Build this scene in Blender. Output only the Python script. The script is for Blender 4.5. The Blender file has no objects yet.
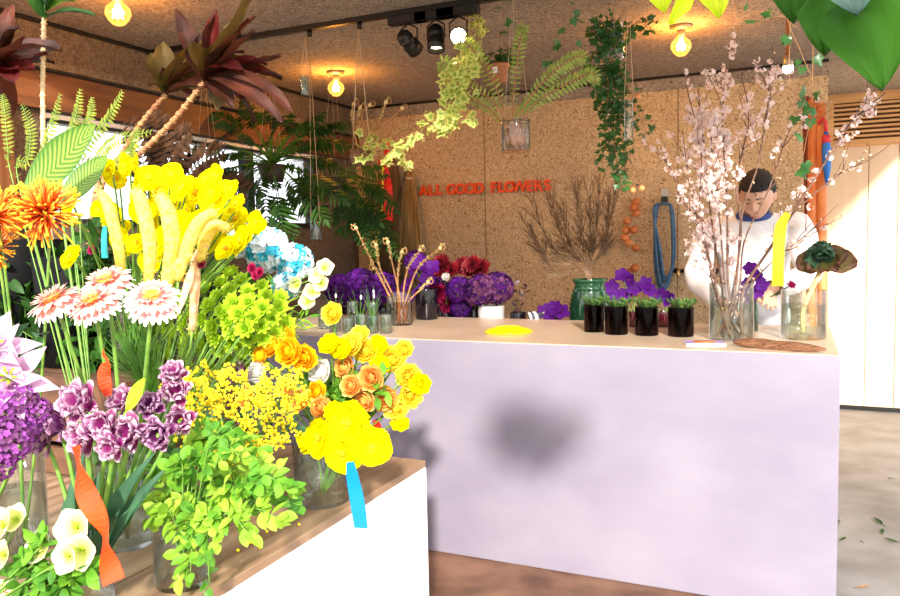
import bpy, math, random
from mathutils import Vector, Matrix, Quaternion
V = Vector
R = random.Random(11)
PI = math.pi
sc = bpy.context.scene
COL = sc.collection

# ---------------------------------------------------------------- camera
FPX = 763.5
yaw, pit, rol = (math.radians(a) for a in (24.39, 4.37, -1.18))
EYE = V((0, 0, 1.40))
_f = V((-math.sin(yaw) * math.cos(pit), math.cos(yaw) * math.cos(pit), -math.sin(pit)))
_r = V((math.cos(yaw), math.sin(yaw), 0))
_u = _r.cross(_f)
_r, _u = _r * math.cos(rol) + _u * math.sin(rol), -_r * math.sin(rol) + _u * math.cos(rol)
cd = bpy.data.cameras.new('camera')
cam = bpy.data.objects.new('camera', cd)
COL.objects.link(cam)
cam.matrix_world = Matrix(((_r.x, _u.x, -_f.x, EYE.x), (_r.y, _u.y, -_f.y, EYE.y), (_r.z, _u.z, -_f.z, EYE.z), (0, 0, 0, 1)))
cd.sensor_width = 36
cd.lens = FPX * 36 / 900
cd.clip_start = 0.05
sc.camera = cam


def ray(x, y): return _f + _r * ((x - 450) / FPX) - _u * ((y - 298) / FPX)
def atY(x, y, Y):
    d = ray(x, y); return EYE + d * (Y / d.y)
def atZ(x, y, Z):
    d = ray(x, y); return EYE + d * ((Z - EYE.z) / d.z)
def atX(x, y, X):
    d = ray(x, y); return EYE + d * (X / d.x)
def atD(x, y, D): return EYE + ray(x, y) * D


# ---------------------------------------------------------------- materials
MATS = {}
def nodes(name):
    m = bpy.data.materials.new(name); m.use_nodes = True
    nt = m.node_tree; nt.nodes.clear()
    out = nt.nodes.new('ShaderNodeOutputMaterial')
    return m, nt, out
def N(nt, t, **k):
    n = nt.nodes.new(t)
    for a, v in k.items():
        if a in n.inputs.keys(): n.inputs[a].default_value = v
        else: setattr(n, a, v)
    return n
def c4(c): return (c[0], c[1], c[2], 1)
def ramp(nt, stops):
    r = nt.nodes.new('ShaderNodeValToRGB'); e = r.color_ramp.elements
    while len(e) < len(stops): e.new(0.5)
    for i, (p, c) in enumerate(stops): e[i].position = p; e[i].color = c4(c)
    return r
def pbr(name, c, rough=.6, metal=0, c2=None, scale=20, bump=0, bscale=None, stretch=None, trans=0, spec=.5, detail=4, gen=False, rng=(.35, .65)):
    """principled with a two-colour noise, a bump and, for petals and leaves, light passing through"""
    if name in MATS: return MATS[name]
    m, nt, out = nodes(name); L = nt.links.new
    p = N(nt, 'ShaderNodeBsdfPrincipled'); p.inputs['Roughness'].default_value = rough; p.inputs['Metallic'].default_value = metal
    p.inputs['Base Color'].default_value = c4(c); p.inputs['Specular IOR Level'].default_value = spec
    tc = N(nt, 'ShaderNodeTexCoord'); mp = N(nt, 'ShaderNodeMapping'); L(tc.outputs['Object'], mp.inputs['Vector'])
    if stretch: mp.inputs['Scale'].default_value = stretch
    col = None
    if c2:
        n = N(nt, 'ShaderNodeTexNoise'); n.inputs['Scale'].default_value = scale; n.inputs['Detail'].default_value = detail
        L(mp.outputs[0], n.inputs['Vector']); r = ramp(nt, [(rng[0], c), (rng[1], c2)]); L(n.outputs['Fac'], r.inputs[0])
        L(r.outputs[0], p.inputs['Base Color']); col = r.outputs[0]
    if bump:
        b = N(nt, 'ShaderNodeBump'); b.inputs['Strength'].default_value = bump; b.inputs['Distance'].default_value = .01
        n2 = N(nt, 'ShaderNodeTexNoise'); n2.inputs['Scale'].default_value = bscale or scale * 2; n2.inputs['Detail'].default_value = 4
        L(mp.outputs[0], n2.inputs['Vector']); L(n2.outputs['Fac'], b.inputs['Height']); L(b.outputs[0], p.inputs['Normal'])
    if trans:
        t = N(nt, 'ShaderNodeBsdfTranslucent'); t.inputs['Color'].default_value = c4(c)
        if col: L(col, t.inputs['Color'])
        mx = N(nt, 'ShaderNodeMixShader'); mx.inputs[0].default_value = trans
        L(p.outputs[0], mx.inputs[1]); L(t.outputs[0], mx.inputs[2]); L(mx.outputs[0], out.inputs[0])
    else: L(p.outputs[0], out.inputs[0])
    MATS[name] = m
    return m
def radial(name, stops, rough=.6, trans=.3, axis=None):
    """the colour a petal has from its heart to its tip (object space, unit flower)"""
    if name in MATS: return MATS[name]
    m, nt, out = nodes(name); L = nt.links.new
    tc = N(nt, 'ShaderNodeTexCoord'); ln = N(nt, 'ShaderNodeVectorMath', operation='LENGTH')
    L(tc.outputs['Object'], ln.inputs[0]); r = ramp(nt, stops); L(ln.outputs['Value'], r.inputs[0])
    p = N(nt, 'ShaderNodeBsdfPrincipled'); p.inputs['Roughness'].default_value = rough; L(r.outputs[0], p.inputs['Base Color'])
    t = N(nt, 'ShaderNodeBsdfTranslucent'); L(r.outputs[0], t.inputs['Color'])
    mx = N(nt, 'ShaderNodeMixShader'); mx.inputs[0].default_value = trans
    L(p.outputs[0], mx.inputs[1]); L(t.outputs[0], mx.inputs[2]); L(mx.outputs[0], out.inputs[0])
    MATS[name] = m
    return m
def uvgrad(name, a, b, pw=1, stripes=0, trans=.35, rough=.5):
    """petal or leaf coloured by its own uv: u across, v from base to tip; edges get colour b"""
    if name in MATS: return MATS[name]
    m, nt, out = nodes(name); L = nt.links.new
    uv = N(nt, 'ShaderNodeUVMap'); sp = N(nt, 'ShaderNodeSeparateXYZ'); L(uv.outputs[0], sp.inputs[0])
    ab = N(nt, 'ShaderNodeMath', operation='MULTIPLY_ADD'); L(sp.outputs['X'], ab.inputs[0]); ab.inputs[1].default_value = 2; ab.inputs[2].default_value = -1
    av = N(nt, 'ShaderNodeMath', operation='ABSOLUTE'); L(ab.outputs[0], av.inputs[0])
    if stripes:
        # side veins: sine of (v - k*|u|)
        k = N(nt, 'ShaderNodeMath', operation='MULTIPLY_ADD'); L(av.outputs[0], k.inputs[0]); k.inputs[1].default_value = -.22; L(sp.outputs['Y'], k.inputs[2])
        s = N(nt, 'ShaderNodeMath', operation='MULTIPLY'); L(k.outputs[0], s.inputs[0]); s.inputs[1].default_value = stripes * 6.283
        s2 = N(nt, 'ShaderNodeMath', operation='SINE'); L(s.outputs[0], s2.inputs[0])
        f = N(nt, 'ShaderNodeMath', operation='MULTIPLY_ADD'); L(s2.outputs[0], f.inputs[0]); f.inputs[1].default_value = .5; f.inputs[2].default_value = .5
        # darker strip at the rim
        g = N(nt, 'ShaderNodeMath', operation='POWER'); L(av.outputs[0], g.inputs[0]); g.inputs[1].default_value = 5
        h = N(nt, 'ShaderNodeMath', operation='SUBTRACT'); L(f.outputs[0], h.inputs[0]); L(g.outputs[0], h.inputs[1])
        fac = h.outputs[0]
    else:
        mxx = N(nt, 'ShaderNodeMath', operation='MAXIMUM'); L(av.outputs[0], mxx.inputs[0]); L(sp.outputs['Y'], mxx.inputs[1])
        g = N(nt, 'ShaderNodeMath', operation='POWER'); L(mxx.outputs[0], g.inputs[0]); g.inputs[1].default_value = pw
        fac = g.outputs[0]
    r = ramp(nt, [(0, a), (1, b)]); L(fac, r.inputs[0])
    p = N(nt, 'ShaderNodeBsdfPrincipled'); p.inputs['Roughness'].default_value = rough; L(r.outputs[0], p.inputs['Base Color'])
    t = N(nt, 'ShaderNodeBsdfTranslucent'); L(r.outputs[0], t.inputs['Color'])
    mx = N(nt, 'ShaderNodeMixShader'); mx.inputs[0].default_value = trans
    L(p.outputs[0], mx.inputs[1]); L(t.outputs[0], mx.inputs[2]); L(mx.outputs[0], out.inputs[0])
    MATS[name] = m
    return m
def glass(name, tint=(.965, .985, .98), op=.12, glow=0):
    if name in MATS: return MATS[name]
    m, nt, out = nodes(name); L = nt.links.new
    tr = N(nt, 'ShaderNodeBsdfTransparent'); tr.inputs[0].default_value = c4(tint)
    gl = N(nt, 'ShaderNodeBsdfGlossy'); gl.inputs['Roughness'].default_value = .03
    lw = N(nt, 'ShaderNodeLayerWeight'); lw.inputs['Blend'].default_value = .18
    ad = N(nt, 'ShaderNodeMath', operation='MULTIPLY_ADD'); L(lw.outputs['Fresnel'], ad.inputs[0]); ad.inputs[1].default_value = .6; ad.inputs[2].default_value = op * .4
    mx = N(nt, 'ShaderNodeMixShader'); L(ad.outputs[0], mx.inputs[0]); L(tr.outputs[0], mx.inputs[1]); L(gl.outputs[0], mx.inputs[2])
    if glow:
        em = N(nt, 'ShaderNodeEmission'); em.inputs[0].default_value = (1, .48, .10, 1); em.inputs[1].default_value = glow; ads = N(nt, 'ShaderNodeAddShader'); L(mx.outputs[0], ads.inputs[0]); L(em.outputs[0], ads.inputs[1]); L(ads.outputs[0], out.inputs[0])
    else: L(mx.outputs[0], out.inputs[0])
    MATS[name] = m
    return m
def emit(name, c, s):
    m, nt, out = nodes(name); e = N(nt, 'ShaderNodeEmission'); e.inputs[0].default_value = c4(c); e.inputs[1].default_value = s
    nt.links.new(e.outputs[0], out.inputs[0]); MATS[name] = m
    return m
def woodwool(name, ca, cb, cc):
    """wood wool cement board: crossed fibres, dark pores"""
    m, nt, out = nodes(name); L = nt.links.new
    tc = N(nt, 'ShaderNodeTexCoord'); p = N(nt, 'ShaderNodeBsdfPrincipled'); p.inputs['Roughness'].default_value = .9; p.inputs['Specular IOR Level'].default_value = .2
    n = N(nt, 'ShaderNodeTexNoise'); n.inputs['Scale'].default_value = 42; n.inputs['Detail'].default_value = 9; n.inputs['Roughness'].default_value = .72; n.inputs['Distortion'].default_value = 2.2
    L(tc.outputs['Object'], n.inputs[0]); r = ramp(nt, [(.36, cc), (.47, ca), (.62, cb)]); L(n.outputs['Fac'], r.inputs[0])
    n2 = N(nt, 'ShaderNodeTexNoise'); n2.inputs['Scale'].default_value = 1.1; n2.inputs['Detail'].default_value = 3; L(tc.outputs['Object'], n2.inputs[0])
    r2 = ramp(nt, [(.3, (.8, .8, .82)), (.7, (1.08, 1.04, 1))]); L(n2.outputs['Fac'], r2.inputs[0])
    mu = N(nt, 'ShaderNodeMix', data_type='RGBA', blend_type='MULTIPLY'); mu.inputs[0].default_value = 1
    L(r.outputs[0], mu.inputs[6]); L(r2.outputs[0], mu.inputs[7]); L(mu.outputs[2], p.inputs['Base Color'])
    b = N(nt, 'ShaderNodeBump'); b.inputs['Strength'].default_value = .8; b.inputs['Distance'].default_value = .012
    L(n.outputs['Fac'], b.inputs['Height']); L(b.outputs[0], p.inputs['Normal']); L(p.outputs[0], out.inputs[0]); MATS[name] = m
    return m


# ---------------------------------------------------------------- mesh building
class MB:
    def __init__(s): s.v = []; s.f = []; s.uv = []; s.mi = []
    def add(s, vs, fs, uvs=None, mi=0):
        o = len(s.v); s.v += [tuple(v) for v in vs]
        for i, f in enumerate(fs):
            s.f.append(tuple(o + a for a in f)); s.mi.append(mi)
            s.uv.append(uvs[i] if uvs else None)
        return s
    def box(s, c, d, rz=0, bev=0):
        x, y, z = d[0] / 2, d[1] / 2, d[2] / 2; q = Matrix.Rotation(rz, 3, 'Z'); c = V(c)
        if not bev:
            vs = [c + q @ V((a * x, b * y, e * z)) for a in (-1, 1) for b in (-1, 1) for e in (-1, 1)]
            return s.add(vs, [(0, 1, 3, 2), (4, 6, 7, 5), (0, 4, 5, 1), (2, 3, 7, 6), (0, 2, 6, 4), (1, 5, 7, 3)])
        ring = lambda hx, hy, h: [c + q @ V((a, b, h)) for a, b in ((-hx + bev, -hy), (hx - bev, -hy), (hx, -hy + bev), (hx, hy - bev), (hx - bev, hy), (-hx + bev, hy), (-hx, hy - bev), (-hx, -hy + bev))]
        rows = [ring(x - bev, y - bev, -z), ring(x, y, -z + bev), ring(x, y, z - bev), ring(x - bev, y - bev, z)]
        vs = sum(rows, []); fs = []
        for i in range(3):
            for j in range(8): fs.append((i * 8 + j, i * 8 + (j + 1) % 8, i * 8 + 8 + (j + 1) % 8, i * 8 + 8 + j))
        fs.append(tuple(range(7, -1, -1))); fs.append(tuple(range(24, 32)))
        return s.add(vs, fs)
    def tube(s, pts, rad, n=6, cap=True, mi=0, flat=1):
        pts = [V(p) for p in pts]; k = len(pts)
        if not hasattr(rad, '__len__'): rad = [rad] * k
        elif len(rad) == 2 and k > 2: rad = [rad[0] + (rad[1] - rad[0]) * i / (k - 1) for i in range(k)]
        t = (pts[1] - pts[0]).normalized()
        a = t.orthogonal().normalized(); vs = []
        for i in range(k):
            t2 = (pts[min(i + 1, k - 1)] - pts[max(i - 1, 0)])
            t2 = t2.normalized() if t2.length > 1e-9 else t
            a = (a - t2 * a.dot(t2)); a = a.normalized() if a.length > 1e-6 else t2.orthogonal().normalized()
            b = t2.cross(a)
            for j in range(n):
                w = 2 * PI * j / n; vs.append(pts[i] + (a * math.cos(w) + b * math.sin(w) * flat) * rad[i])
        fs = []
        for i in range(k - 1):
            for j in range(n): fs.append((i * n + j, i * n + (j + 1) % n, (i + 1) * n + (j + 1) % n, (i + 1) * n + j))
        if cap: fs.append(tuple(range(n - 1, -1, -1))); fs.append(tuple(range((k - 1) * n, k * n)))
        return s.add(vs, fs, mi=mi)
    def lathe(s, prof, n=24, c=(0, 0, 0), mi=0, wob=None, cap=True):
        c = V(c); vs = []; fs = []
        for i, (r, z) in enumerate(prof):
            for j in range(n):
                w = 2 * PI * j / n; rr = r * (wob(w, i) if wob else 1)
                vs.append(c + V((rr * math.cos(w), rr * math.sin(w), z)))
        for i in range(len(prof) - 1):
            for j in range(n): fs.append((i * n + j, i * n + (j + 1) % n, (i + 1) * n + (j + 1) % n, (i + 1) * n + j))
        if cap and prof[0][0] > 1e-5: fs.append(tuple(range(n - 1, -1, -1)))
        if cap and prof[-1][0] > 1e-5: fs.append(tuple(range((len(prof) - 1) * n, len(prof) * n)))
        return s.add(vs, fs, mi=mi)
    def ball(s, c, r, n=8, m=6, sc_=(1, 1, 1), mi=0):
        c = V(c); vs = [c + V((0, 0, -r * sc_[2]))]; fs = []
        for i in range(1, m):
            a = -PI / 2 + PI * i / m
            for j in range(n):
                w = 2 * PI * j / n; vs.append(c + V((r * math.cos(a) * math.cos(w) * sc_[0], r * math.cos(a) * math.sin(w) * sc_[1], r * math.sin(a) * sc_[2])))
        vs.append(c + V((0, 0, r * sc_[2]))); t = len(vs) - 1
        for j in range(n): fs.append((0, 1 + (j + 1) % n, 1 + j)); fs.append((t, 1 + (m - 2) * n + j, 1 + (m - 2) * n + (j + 1) % n))
        for i in range(m - 2):
            for j in range(n): fs.append((1 + i * n + j, 1 + i * n + (j + 1) % n, 1 + (i + 1) * n + (j + 1) % n, 1 + (i + 1) * n + j))
        return s.add(vs, fs, mi=mi)
    def petal(s, o, d, nrm, L, W, prof='round', bend=0, cup=0, ruf=0, nu=5, nv=2, ph=0, mi=0, lobes=0):
        o = V(o); y = V(d).normalized(); x = y.cross(V(nrm))
        x = x.normalized() if x.length > 1e-6 else y.orthogonal().normalized()
        z = x.cross(y); vs = []; uvs = []; fs = []; fu = []; py = pz = 0
        for i in range(nu + 1):
            t = i / nu
            if i: a = bend * (t - .5 / nu); py += L / nu * math.cos(a); pz += L / nu * math.sin(a)
            w = W / 2 * PROF[prof](t)
            if lobes: w *= 1 + .22 * math.cos(lobes * 2 * PI * t)
            aa = bend * t
            for j in range(-nv, nv + 1):
                q = j / nv; h = cup * w * q * q + (ruf * W * t * math.sin(j * 2.1 + ph + i * 1.3) if ruf else 0)
                yy = py - h * math.sin(aa); zz = pz + h * math.cos(aa)
                vs.append(o + x * (w * q) + y * yy + z * zz); uvs.append((.5 + q / 2, t))
        k = 2 * nv + 1
        for i in range(nu):
            for j in range(2 * nv):
                f = (i * k + j, i * k + j + 1, (i + 1) * k + j + 1, (i + 1) * k + j); fs.append(f); fu.append([uvs[a] for a in f])
        return s.add(vs, fs, fu, mi)
    def mesh(s, name, mat, smooth=True):
        me = bpy.data.meshes.new(name); me.from_pydata(s.v, [], s.f)
        for m in (mat if isinstance(mat, (list, tuple)) else [mat]): me.materials.append(m)
        if any(u for u in s.uv):
            l = me.uv_layers.new(name='UVMap'); i = 0
            for f, u in zip(s.f, s.uv):
                for k in range(len(f)): l.data[i].uv = u[k] if u else (0, 0); i += 1
        me.polygons.foreach_set('material_index', s.mi)
        me.polygons.foreach_set('use_smooth', [smooth] * len(s.f)); me.update()
        return me
    def build(s, name, mat, parent=None, smooth=True):
        """vertices are given in world space; a part is moved into its thing's own space"""
        if parent is not None:
            o = ORG[parent.name]; s.v = [(a[0] - o.x, a[1] - o.y, a[2] - o.z) for a in s.v]
        return put(name, s.mesh(name, mat, smooth), parent)
PROF = {
    'round': lambda t: max(.0, math.sin(PI * min(1, .12 + .86 * t) ** 1.25)) ** .55,
    'oval': lambda t: max(.03, math.sin(PI * t)) ** .75,
    'lance': lambda t: max(.02, math.sin(PI * t ** .75)) ** 1.1,
    'strap': lambda t: min(1, t * 6 + .25) * (1 if t < .75 else max(.03, 1 - ((t - .75) / .25) ** 2)) ** .5,
    'heart': lambda t: max(.02, (1 - t) ** .62 * min(1, .55 + 2.4 * t)),
    'spoon': lambda t: .35 + .65 * max(0, math.sin(PI * max(0, t) ** 2.2)) if t < .98 else .25,
    'fan': lambda t: .18 + .82 * t ** .8 * (1 if t < .9 else .86),
}
ORG = {}
def put(name, me, parent=None, loc=None, mat=None):
    o = bpy.data.objects.new(name, me); COL.objects.link(o)
    if parent is not None:
        o.parent = parent; ORG[o.name] = ORG[parent.name]
    else: ORG[o.name] = V((0, 0, 0))
    if loc is not None: o.location = loc
    if mat is not None: o.matrix_local = mat
    return o
def thing(name, label, cat, loc, group=None):
    o = bpy.data.objects.new(name, None); COL.objects.link(o); o.location = loc; o.empty_display_size = .05
    ORG[o.name] = V(loc); o['label'] = label; o['category'] = cat
    if group: o['group'] = group
    return o
def tag(o, label, cat, group=None, kind=None):
    o['label'] = label; o['category'] = cat
    if group: o['group'] = group
    if kind: o['kind'] = kind
    return o
def struct(mb, name, mat, label=None, smooth=False):
    o = mb.build(name, mat, None, smooth); o['kind'] = 'structure'
    if label: o['label'] = label
    return o
def bez(a, b, c, n=8):
    a, b, c = V(a), V(b), V(c); return [a * (1 - t) ** 2 + b * 2 * t * (1 - t) + c * t * t for t in (i / n for i in range(n + 1))]
def smoothpath(pts, n=5):
    """catmull-rom"""
    P = [V(p) for p in pts]; P = [P[0] * 2 - P[1]] + P + [P[-1] * 2 - P[-2]]; out = []
    for i in range(1, len(P) - 2):
        for k in range(n):
            t = k / n; a, b, c, d = P[i - 1:i + 3]
            out.append(.5 * ((2 * b) + (c - a) * t + (2 * a - 5 * b + 4 * c - d) * t * t + (3 * b - a - 3 * c + d) * t ** 3))
    out.append(P[-2]); return out
def rv(s=1): return V((R.uniform(-1, 1), R.uniform(-1, 1), R.uniform(-1, 1))) * s
def aim(d, roll=0):
    return V(d).normalized().to_track_quat('Z', 'Y').to_matrix().to_4x4() @ Matrix.Rotation(roll, 4, 'Z')
def headmat(local, d, size, roll=0): return Matrix.Translation(local) @ aim(d, roll) @ Matrix.Scale(size, 4)
ORD = ['leftmost', 'second', 'third', 'fourth', 'fifth', 'sixth', 'seventh', 'eighth', 'ninth', 'tenth', 'eleventh', 'twelfth', 'thirteenth', 'fourteenth', 'fifteenth', 'sixteenth', 'seventeenth', 'eighteenth', 'nineteenth', 'twentieth']
def nth(i, n, word, tail):
    if n == 1: return f'{word} {tail}'
    if i == 0: return f'leftmost {word} {tail}'
    if i == n - 1: return f'rightmost {word} {tail}'
    return f'{ORD[i]} {word} from the left {tail}'

# ---------------------------------------------------------------- colours
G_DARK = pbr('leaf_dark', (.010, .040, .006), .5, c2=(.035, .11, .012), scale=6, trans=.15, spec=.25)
G_MID = pbr('leaf_mid', (.06, .20, .02), .45, c2=(.13, .33, .03), scale=25, trans=.3, spec=.25)
G_LIME = pbr('leaf_lime', (.38, .62, .02), .6, c2=(.58, .76, .04), scale=30, trans=.35)
G_BRIGHT = pbr('leaf_bright', (.08, .28, .02), .55, c2=(.24, .48, .04), scale=18, trans=.35, spec=.25)
G_STEM = pbr('stem_green', (.10, .24, .03), .5, c2=(.20, .36, .05), scale=30)
G_STEMD = pbr('stem_dark', (.04, .10, .02), .5)
G_GREY = pbr('leaf_blue_green', (.03, .10, .05), .55, c2=(.06, .17, .08), scale=15, trans=.2)
TWIG = pbr('twig_bark', (.11, .05, .03), .8, c2=(.24, .13, .09), scale=60, bump=.4)
DRY = pbr('dry_stem', (.26, .10, .035), .7, c2=(.44, .22, .085), scale=50)
TAN = pbr('pale_stem', (.62, .42, .16), .6, c2=(.78, .60, .30), scale=60)
YEL = pbr('petal_yellow', (1, .86, .0), .7, c2=(1, .97, .0), scale=3, trans=.4, spec=.1)
YELO = radial('petal_amber', [(0, (.9, .38, .0)), (.6, (1, .60, .0)), (1.1, (1, .85, .03))])
YELP = radial('petal_butter', [(0, (.95, .55, .02)), (.7, (1, .86, .06)), (1.1, (1, .96, .25))])
PEACH = radial('petal_peach', [(0, (.8, .2, .04)), (.7, (.95, .55, .12)), (1.1, (1, .8, .35))])
MUM = radial('petal_spider', [(0, (.45, .03, .0)), (.45, (.80, .11, .005)), (.75, (.95, .28, .01)), (1.0, (1, .72, .02))], trans=.15)
GERB = radial('petal_gerbera', [(0, (.9, .68, .15)), (.30, (.92, .62, .28)), (.42, (.80, .22, .24)), (.58, (.93, .66, .50)), (.74, (.86, .40, .42)), (.88, (.93, .80, .70)), (1, (.97, .92, .88))])
TUL = uvgrad('petal_tulip', (.34, .02, .20), (.96, .74, .86), 7)
TULD = uvgrad('petal_tulip_deep', (.17, .012, .15), (.85, .50, .72), 7)
PALEPINK = uvgrad('petal_magnolia', (.40, .12, .30), (.80, .56, .74), 1.1)
PURP = pbr('petal_purple', (.025, .002, .07), .7, c2=(.10, .012, .19), scale=4, trans=.2, spec=.2)
LILAC = pbr('petal_lilac', (.20, .02, .24), .6, c2=(.42, .10, .45), scale=2, trans=.3)
VIOLET = pbr('petal_violet', (.07, .003, .17), .6, c2=(.14, .012, .30), scale=20, trans=.25, spec=.2)
PLUM = pbr('petal_plum', (.08, .01, .08), .6, c2=(.22, .055, .19), scale=6, trans=.25)
RED = pbr('petal_red', (.09, .0, .006), .6, c2=(.26, .003, .015), scale=2, trans=.2)
CRIM = pbr('petal_crimson', (.32, .0, .06), .6, c2=(.45, .01, .09), scale=2, trans=.25)
MAG = pbr('petal_magenta', (.65, .01, .22), .5, trans=.3)
ICE = pbr('petal_ice', (.86, .93, .96), .6, c2=(.97, .98, 1), scale=2, trans=.35)
AQUA = pbr('petal_aqua', (.03, .42, .58), .6, trans=.35)
BLOSSOM = radial('petal_cherry', [(0, (.75, .30, .25)), (.35, (.92, .74, .70)), (1, (.97, .92, .88))], trans=.35)
CREAM = radial('petal_hellebore', [(0, (.62, .68, .10)), (.5, (.85, .85, .30)), (1, (.96, .95, .72))], trans=.35)
WHITE = pbr('petal_white', (.93, .92, .88), .6, trans=.35)
GLASS = glass('clear_glass'); GLASSG = glass('green_glass', (.88, .96, .94), .25)
WATER = glass('water', (.86, .93, .88), .06)
BLACKG = pbr('black_glass', (.008, .005, .007), .08, spec=.45)
BLK = pbr('black_metal', (.012, .011, .010), .4, metal=.3)
STRING = pbr('string', (.60, .45, .28), .8)

# ---------------------------------------------------------------- flower heads (unit size, axis +Z), shared meshes
PR = {}
def ring(mb, n, el, L, W, prof, r0=.05, z0=0, bend=0, cup=.2, ruf=0, off=0, jit=.08, nu=4, nv=1, mi=0):
    for k in range(n):
        w = 2 * PI * (k + off) / n + R.uniform(-jit, jit); e = V((math.cos(w), math.sin(w), 0)); a = el + R.uniform(-jit, jit)
        d = e * math.cos(a) + V((0, 0, math.sin(a))); nn = V((0, 0, math.cos(a))) - e * math.sin(a)
        mb.petal(e * r0 + V((0, 0, z0)), d, nn, L * R.uniform(.92, 1.06), W, prof, bend, cup, ruf, nu, nv, R.uniform(0, 6), mi)
def proto(key, parts): PR[key] = [(n, mb.mesh(n, m)) for n, mb, m in parts]; return key
def mk_mum():
    a = MB()
    for i in range(190):
        z = R.uniform(-.25, 1); w = R.uniform(0, 2 * PI); q = math.sqrt(max(0, 1 - z * z)); d = V((q * math.cos(w), q * math.sin(w), z)).normalized()
        l = R.uniform(.72, 1.05); s = rv(.12); a.tube([d * .1, d * l * .6 + s, d * l + s * .5 + V((0, 0, -.10 * l if z < .4 else 0))], [.022, .022, .030], 5)
    b = MB().ball((0, 0, 0), .2, 10, 8)
    return proto('mum', [('petal_crown', a, MUM), ('flower_heart', b, YELO)])
def mk_ran(key, mat, heart):
    a = MB()
    for i, (n, el, L, W) in enumerate(((7, .0, 1.0, .95), (7, .32, .98, .9), (7, .62, .9, .8), (6, .9, .82, .7), (6, 1.12, .74, .55), (5, 1.3, .66, .45))):
        ring(a, n, el, L, W, 'round', .08, -.25 + .03 * i, bend=1.15 - .06 * i, cup=.35, ruf=.03, off=i * .5, nu=5, nv=2)
    b = MB().ball((0, 0, .25), .16, 8, 6)
    return proto(key, [('petal_crown', a, mat), ('flower_heart', b, heart)])
def mk_poppy():
    a = MB(); ring(a, 5, .05, 1.0, 1.35, 'round', .05, 0, bend=.45, cup=.12, ruf=.09, nu=6, nv=3); ring(a, 4, .35, .85, 1.1, 'round', .05, .02, bend=.5, cup=.2, ruf=.10, off=.4, nu=6, nv=3)
    b = MB().ball((0, 0, .22), .16, 10, 6)
    for i in range(26):
        w = R.uniform(0, 6.28); b.tube([V((0, 0, .1)), V((.25 * math.cos(w), .25 * math.sin(w), .35))], [.012, .02], 4)
    return proto('poppy', [('petal_crown', a, YEL), ('flower_heart', b, YELO)])
def mk_gerb():
    a = MB()
    ring(a, 26, -.28, .95, .27, 'round', .12, 0, bend=-.5, cup=.25, nu=5); ring(a, 24, -.05, .84, .25, 'strap', .12, .05, bend=-.2, cup=.2, off=.5, nu=4)
    ring(a, 24, .25, .62, .16, 'strap', .1, .08, bend=.1, nu=3); ring(a, 22, .55, .45, .1, 'strap', .08, .08, bend=.3, nu=3)
    b = MB().lathe([(.0, .02), (.3, .04), (.28, .14), (.15, .2), (0, .21)], 16)
    for i in range(60):
        w = R.uniform(0, 6.28); q = R.uniform(.02, .3); b.ball((q * math.cos(w), q * math.sin(w), .2 - q * .35), .035, 5, 4)
    c = MB(); c.lathe([(.06, -.25), (.22, -.16), (.3, -.02), (.1, .0)], 12)
    return proto('gerbera', [('petal_crown', a, GERB), ('flower_heart', b, YELP), ('calyx', c, G_MID)])
def mk_tulip(key, mat):
    a = MB(); ring(a, 6, .9, 1.15, .85, 'round', .08, -.45, bend=.15, cup=.55, ruf=.17, nu=8, nv=3); ring(a, 5, 1.2, 1.05, .7, 'round', .08, -.42, bend=.15, cup=.6, ruf=.14, off=.5, nu=7, nv=3)
    ring(a, 4, .35, .95, .6, 'round', .08, -.42, bend=.2, cup=.4, ruf=.16, off=.2, nu=6, nv=3)
    return proto(key, [('petal_crown', a, mat)])
def floret(mb, o, d, s, n=4, prof='round', mi=0, cup=.2):
    d = V(d).normalized(); x = d.orthogonal().normalized(); y = d.cross(x); k0 = R.uniform(0, 6.28)
    for k in range(n):
        w = k0 + 2 * PI * k / n; e = x * math.cos(w) + y * math.sin(w); mb.petal(V(o), e + d * .25, d - e * .25, s, s * 1.0, prof, .3, cup, 0, 2, 1, 0, mi)
def mk_hyd(key, mats, n, zmin=-.3, s=.22, pn=4, share=.2, squash=1):
    a = MB(); b = MB()
    for i in range(n):
        z = 1 - (1 - zmin) * (i + .5) / n; w = i * 2.39996; q = math.sqrt(max(0, 1 - z * z)); d = V((q * math.cos(w), q * math.sin(w), z)) + rv(.06); d.normalize()
        t = b if R.random() < share else a
        dd = V((d.x, d.y, d.z * squash)); floret(t, dd * R.uniform(.8, .92), d, s * R.uniform(.85, 1.15), pn)
    return proto(key, [('floret_dome', a, mats[0]), ('inner_florets', b, mats[1])])
def mk_rosette():
    a = MB()
    for i, (n, el, L) in enumerate(((8, .05, .95), (8, .4, .85), (7, .8, .7), (5, 1.15, .55))): ring(a, n, el, L, .5, 'round', .05, 0, bend=.7, cup=.4, off=i * .5, nu=3)
    return proto('rosette', [('bract_whorl', a, G_LIME)])
def mk_orchid(key, mat):
    a = MB(); ring(a, 5, .15, .95, .85, 'round', .06, 0, bend=.2, cup=.15, nu=4, nv=2)
    b = MB().petal((0, 0, .02), (.1, -.5, .6), (0, .6, .5), .4, .25, 'oval', .8, .4, 0, 4, 1); b.ball((0, 0, .08), .09, 6, 5)
    return proto(key, [('petal_crown', a, mat), ('lip', b, LILAC)])
def mk_dahlia(key, mat):
    a = MB()
    for i, (n, el, L) in enumerate(((16, -.1, 1), (15, .15, .93), (14, .4, .84), (12, .65, .74), (10, .9, .62), (8, 1.15, .5), (5, 1.35, .4))): ring(a, n, el, L, .34, 'spoon', .06, 0, bend=.5, cup=.6, off=i * .5, nu=4)
    return proto(key, [('petal_crown', a, mat)])
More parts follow.
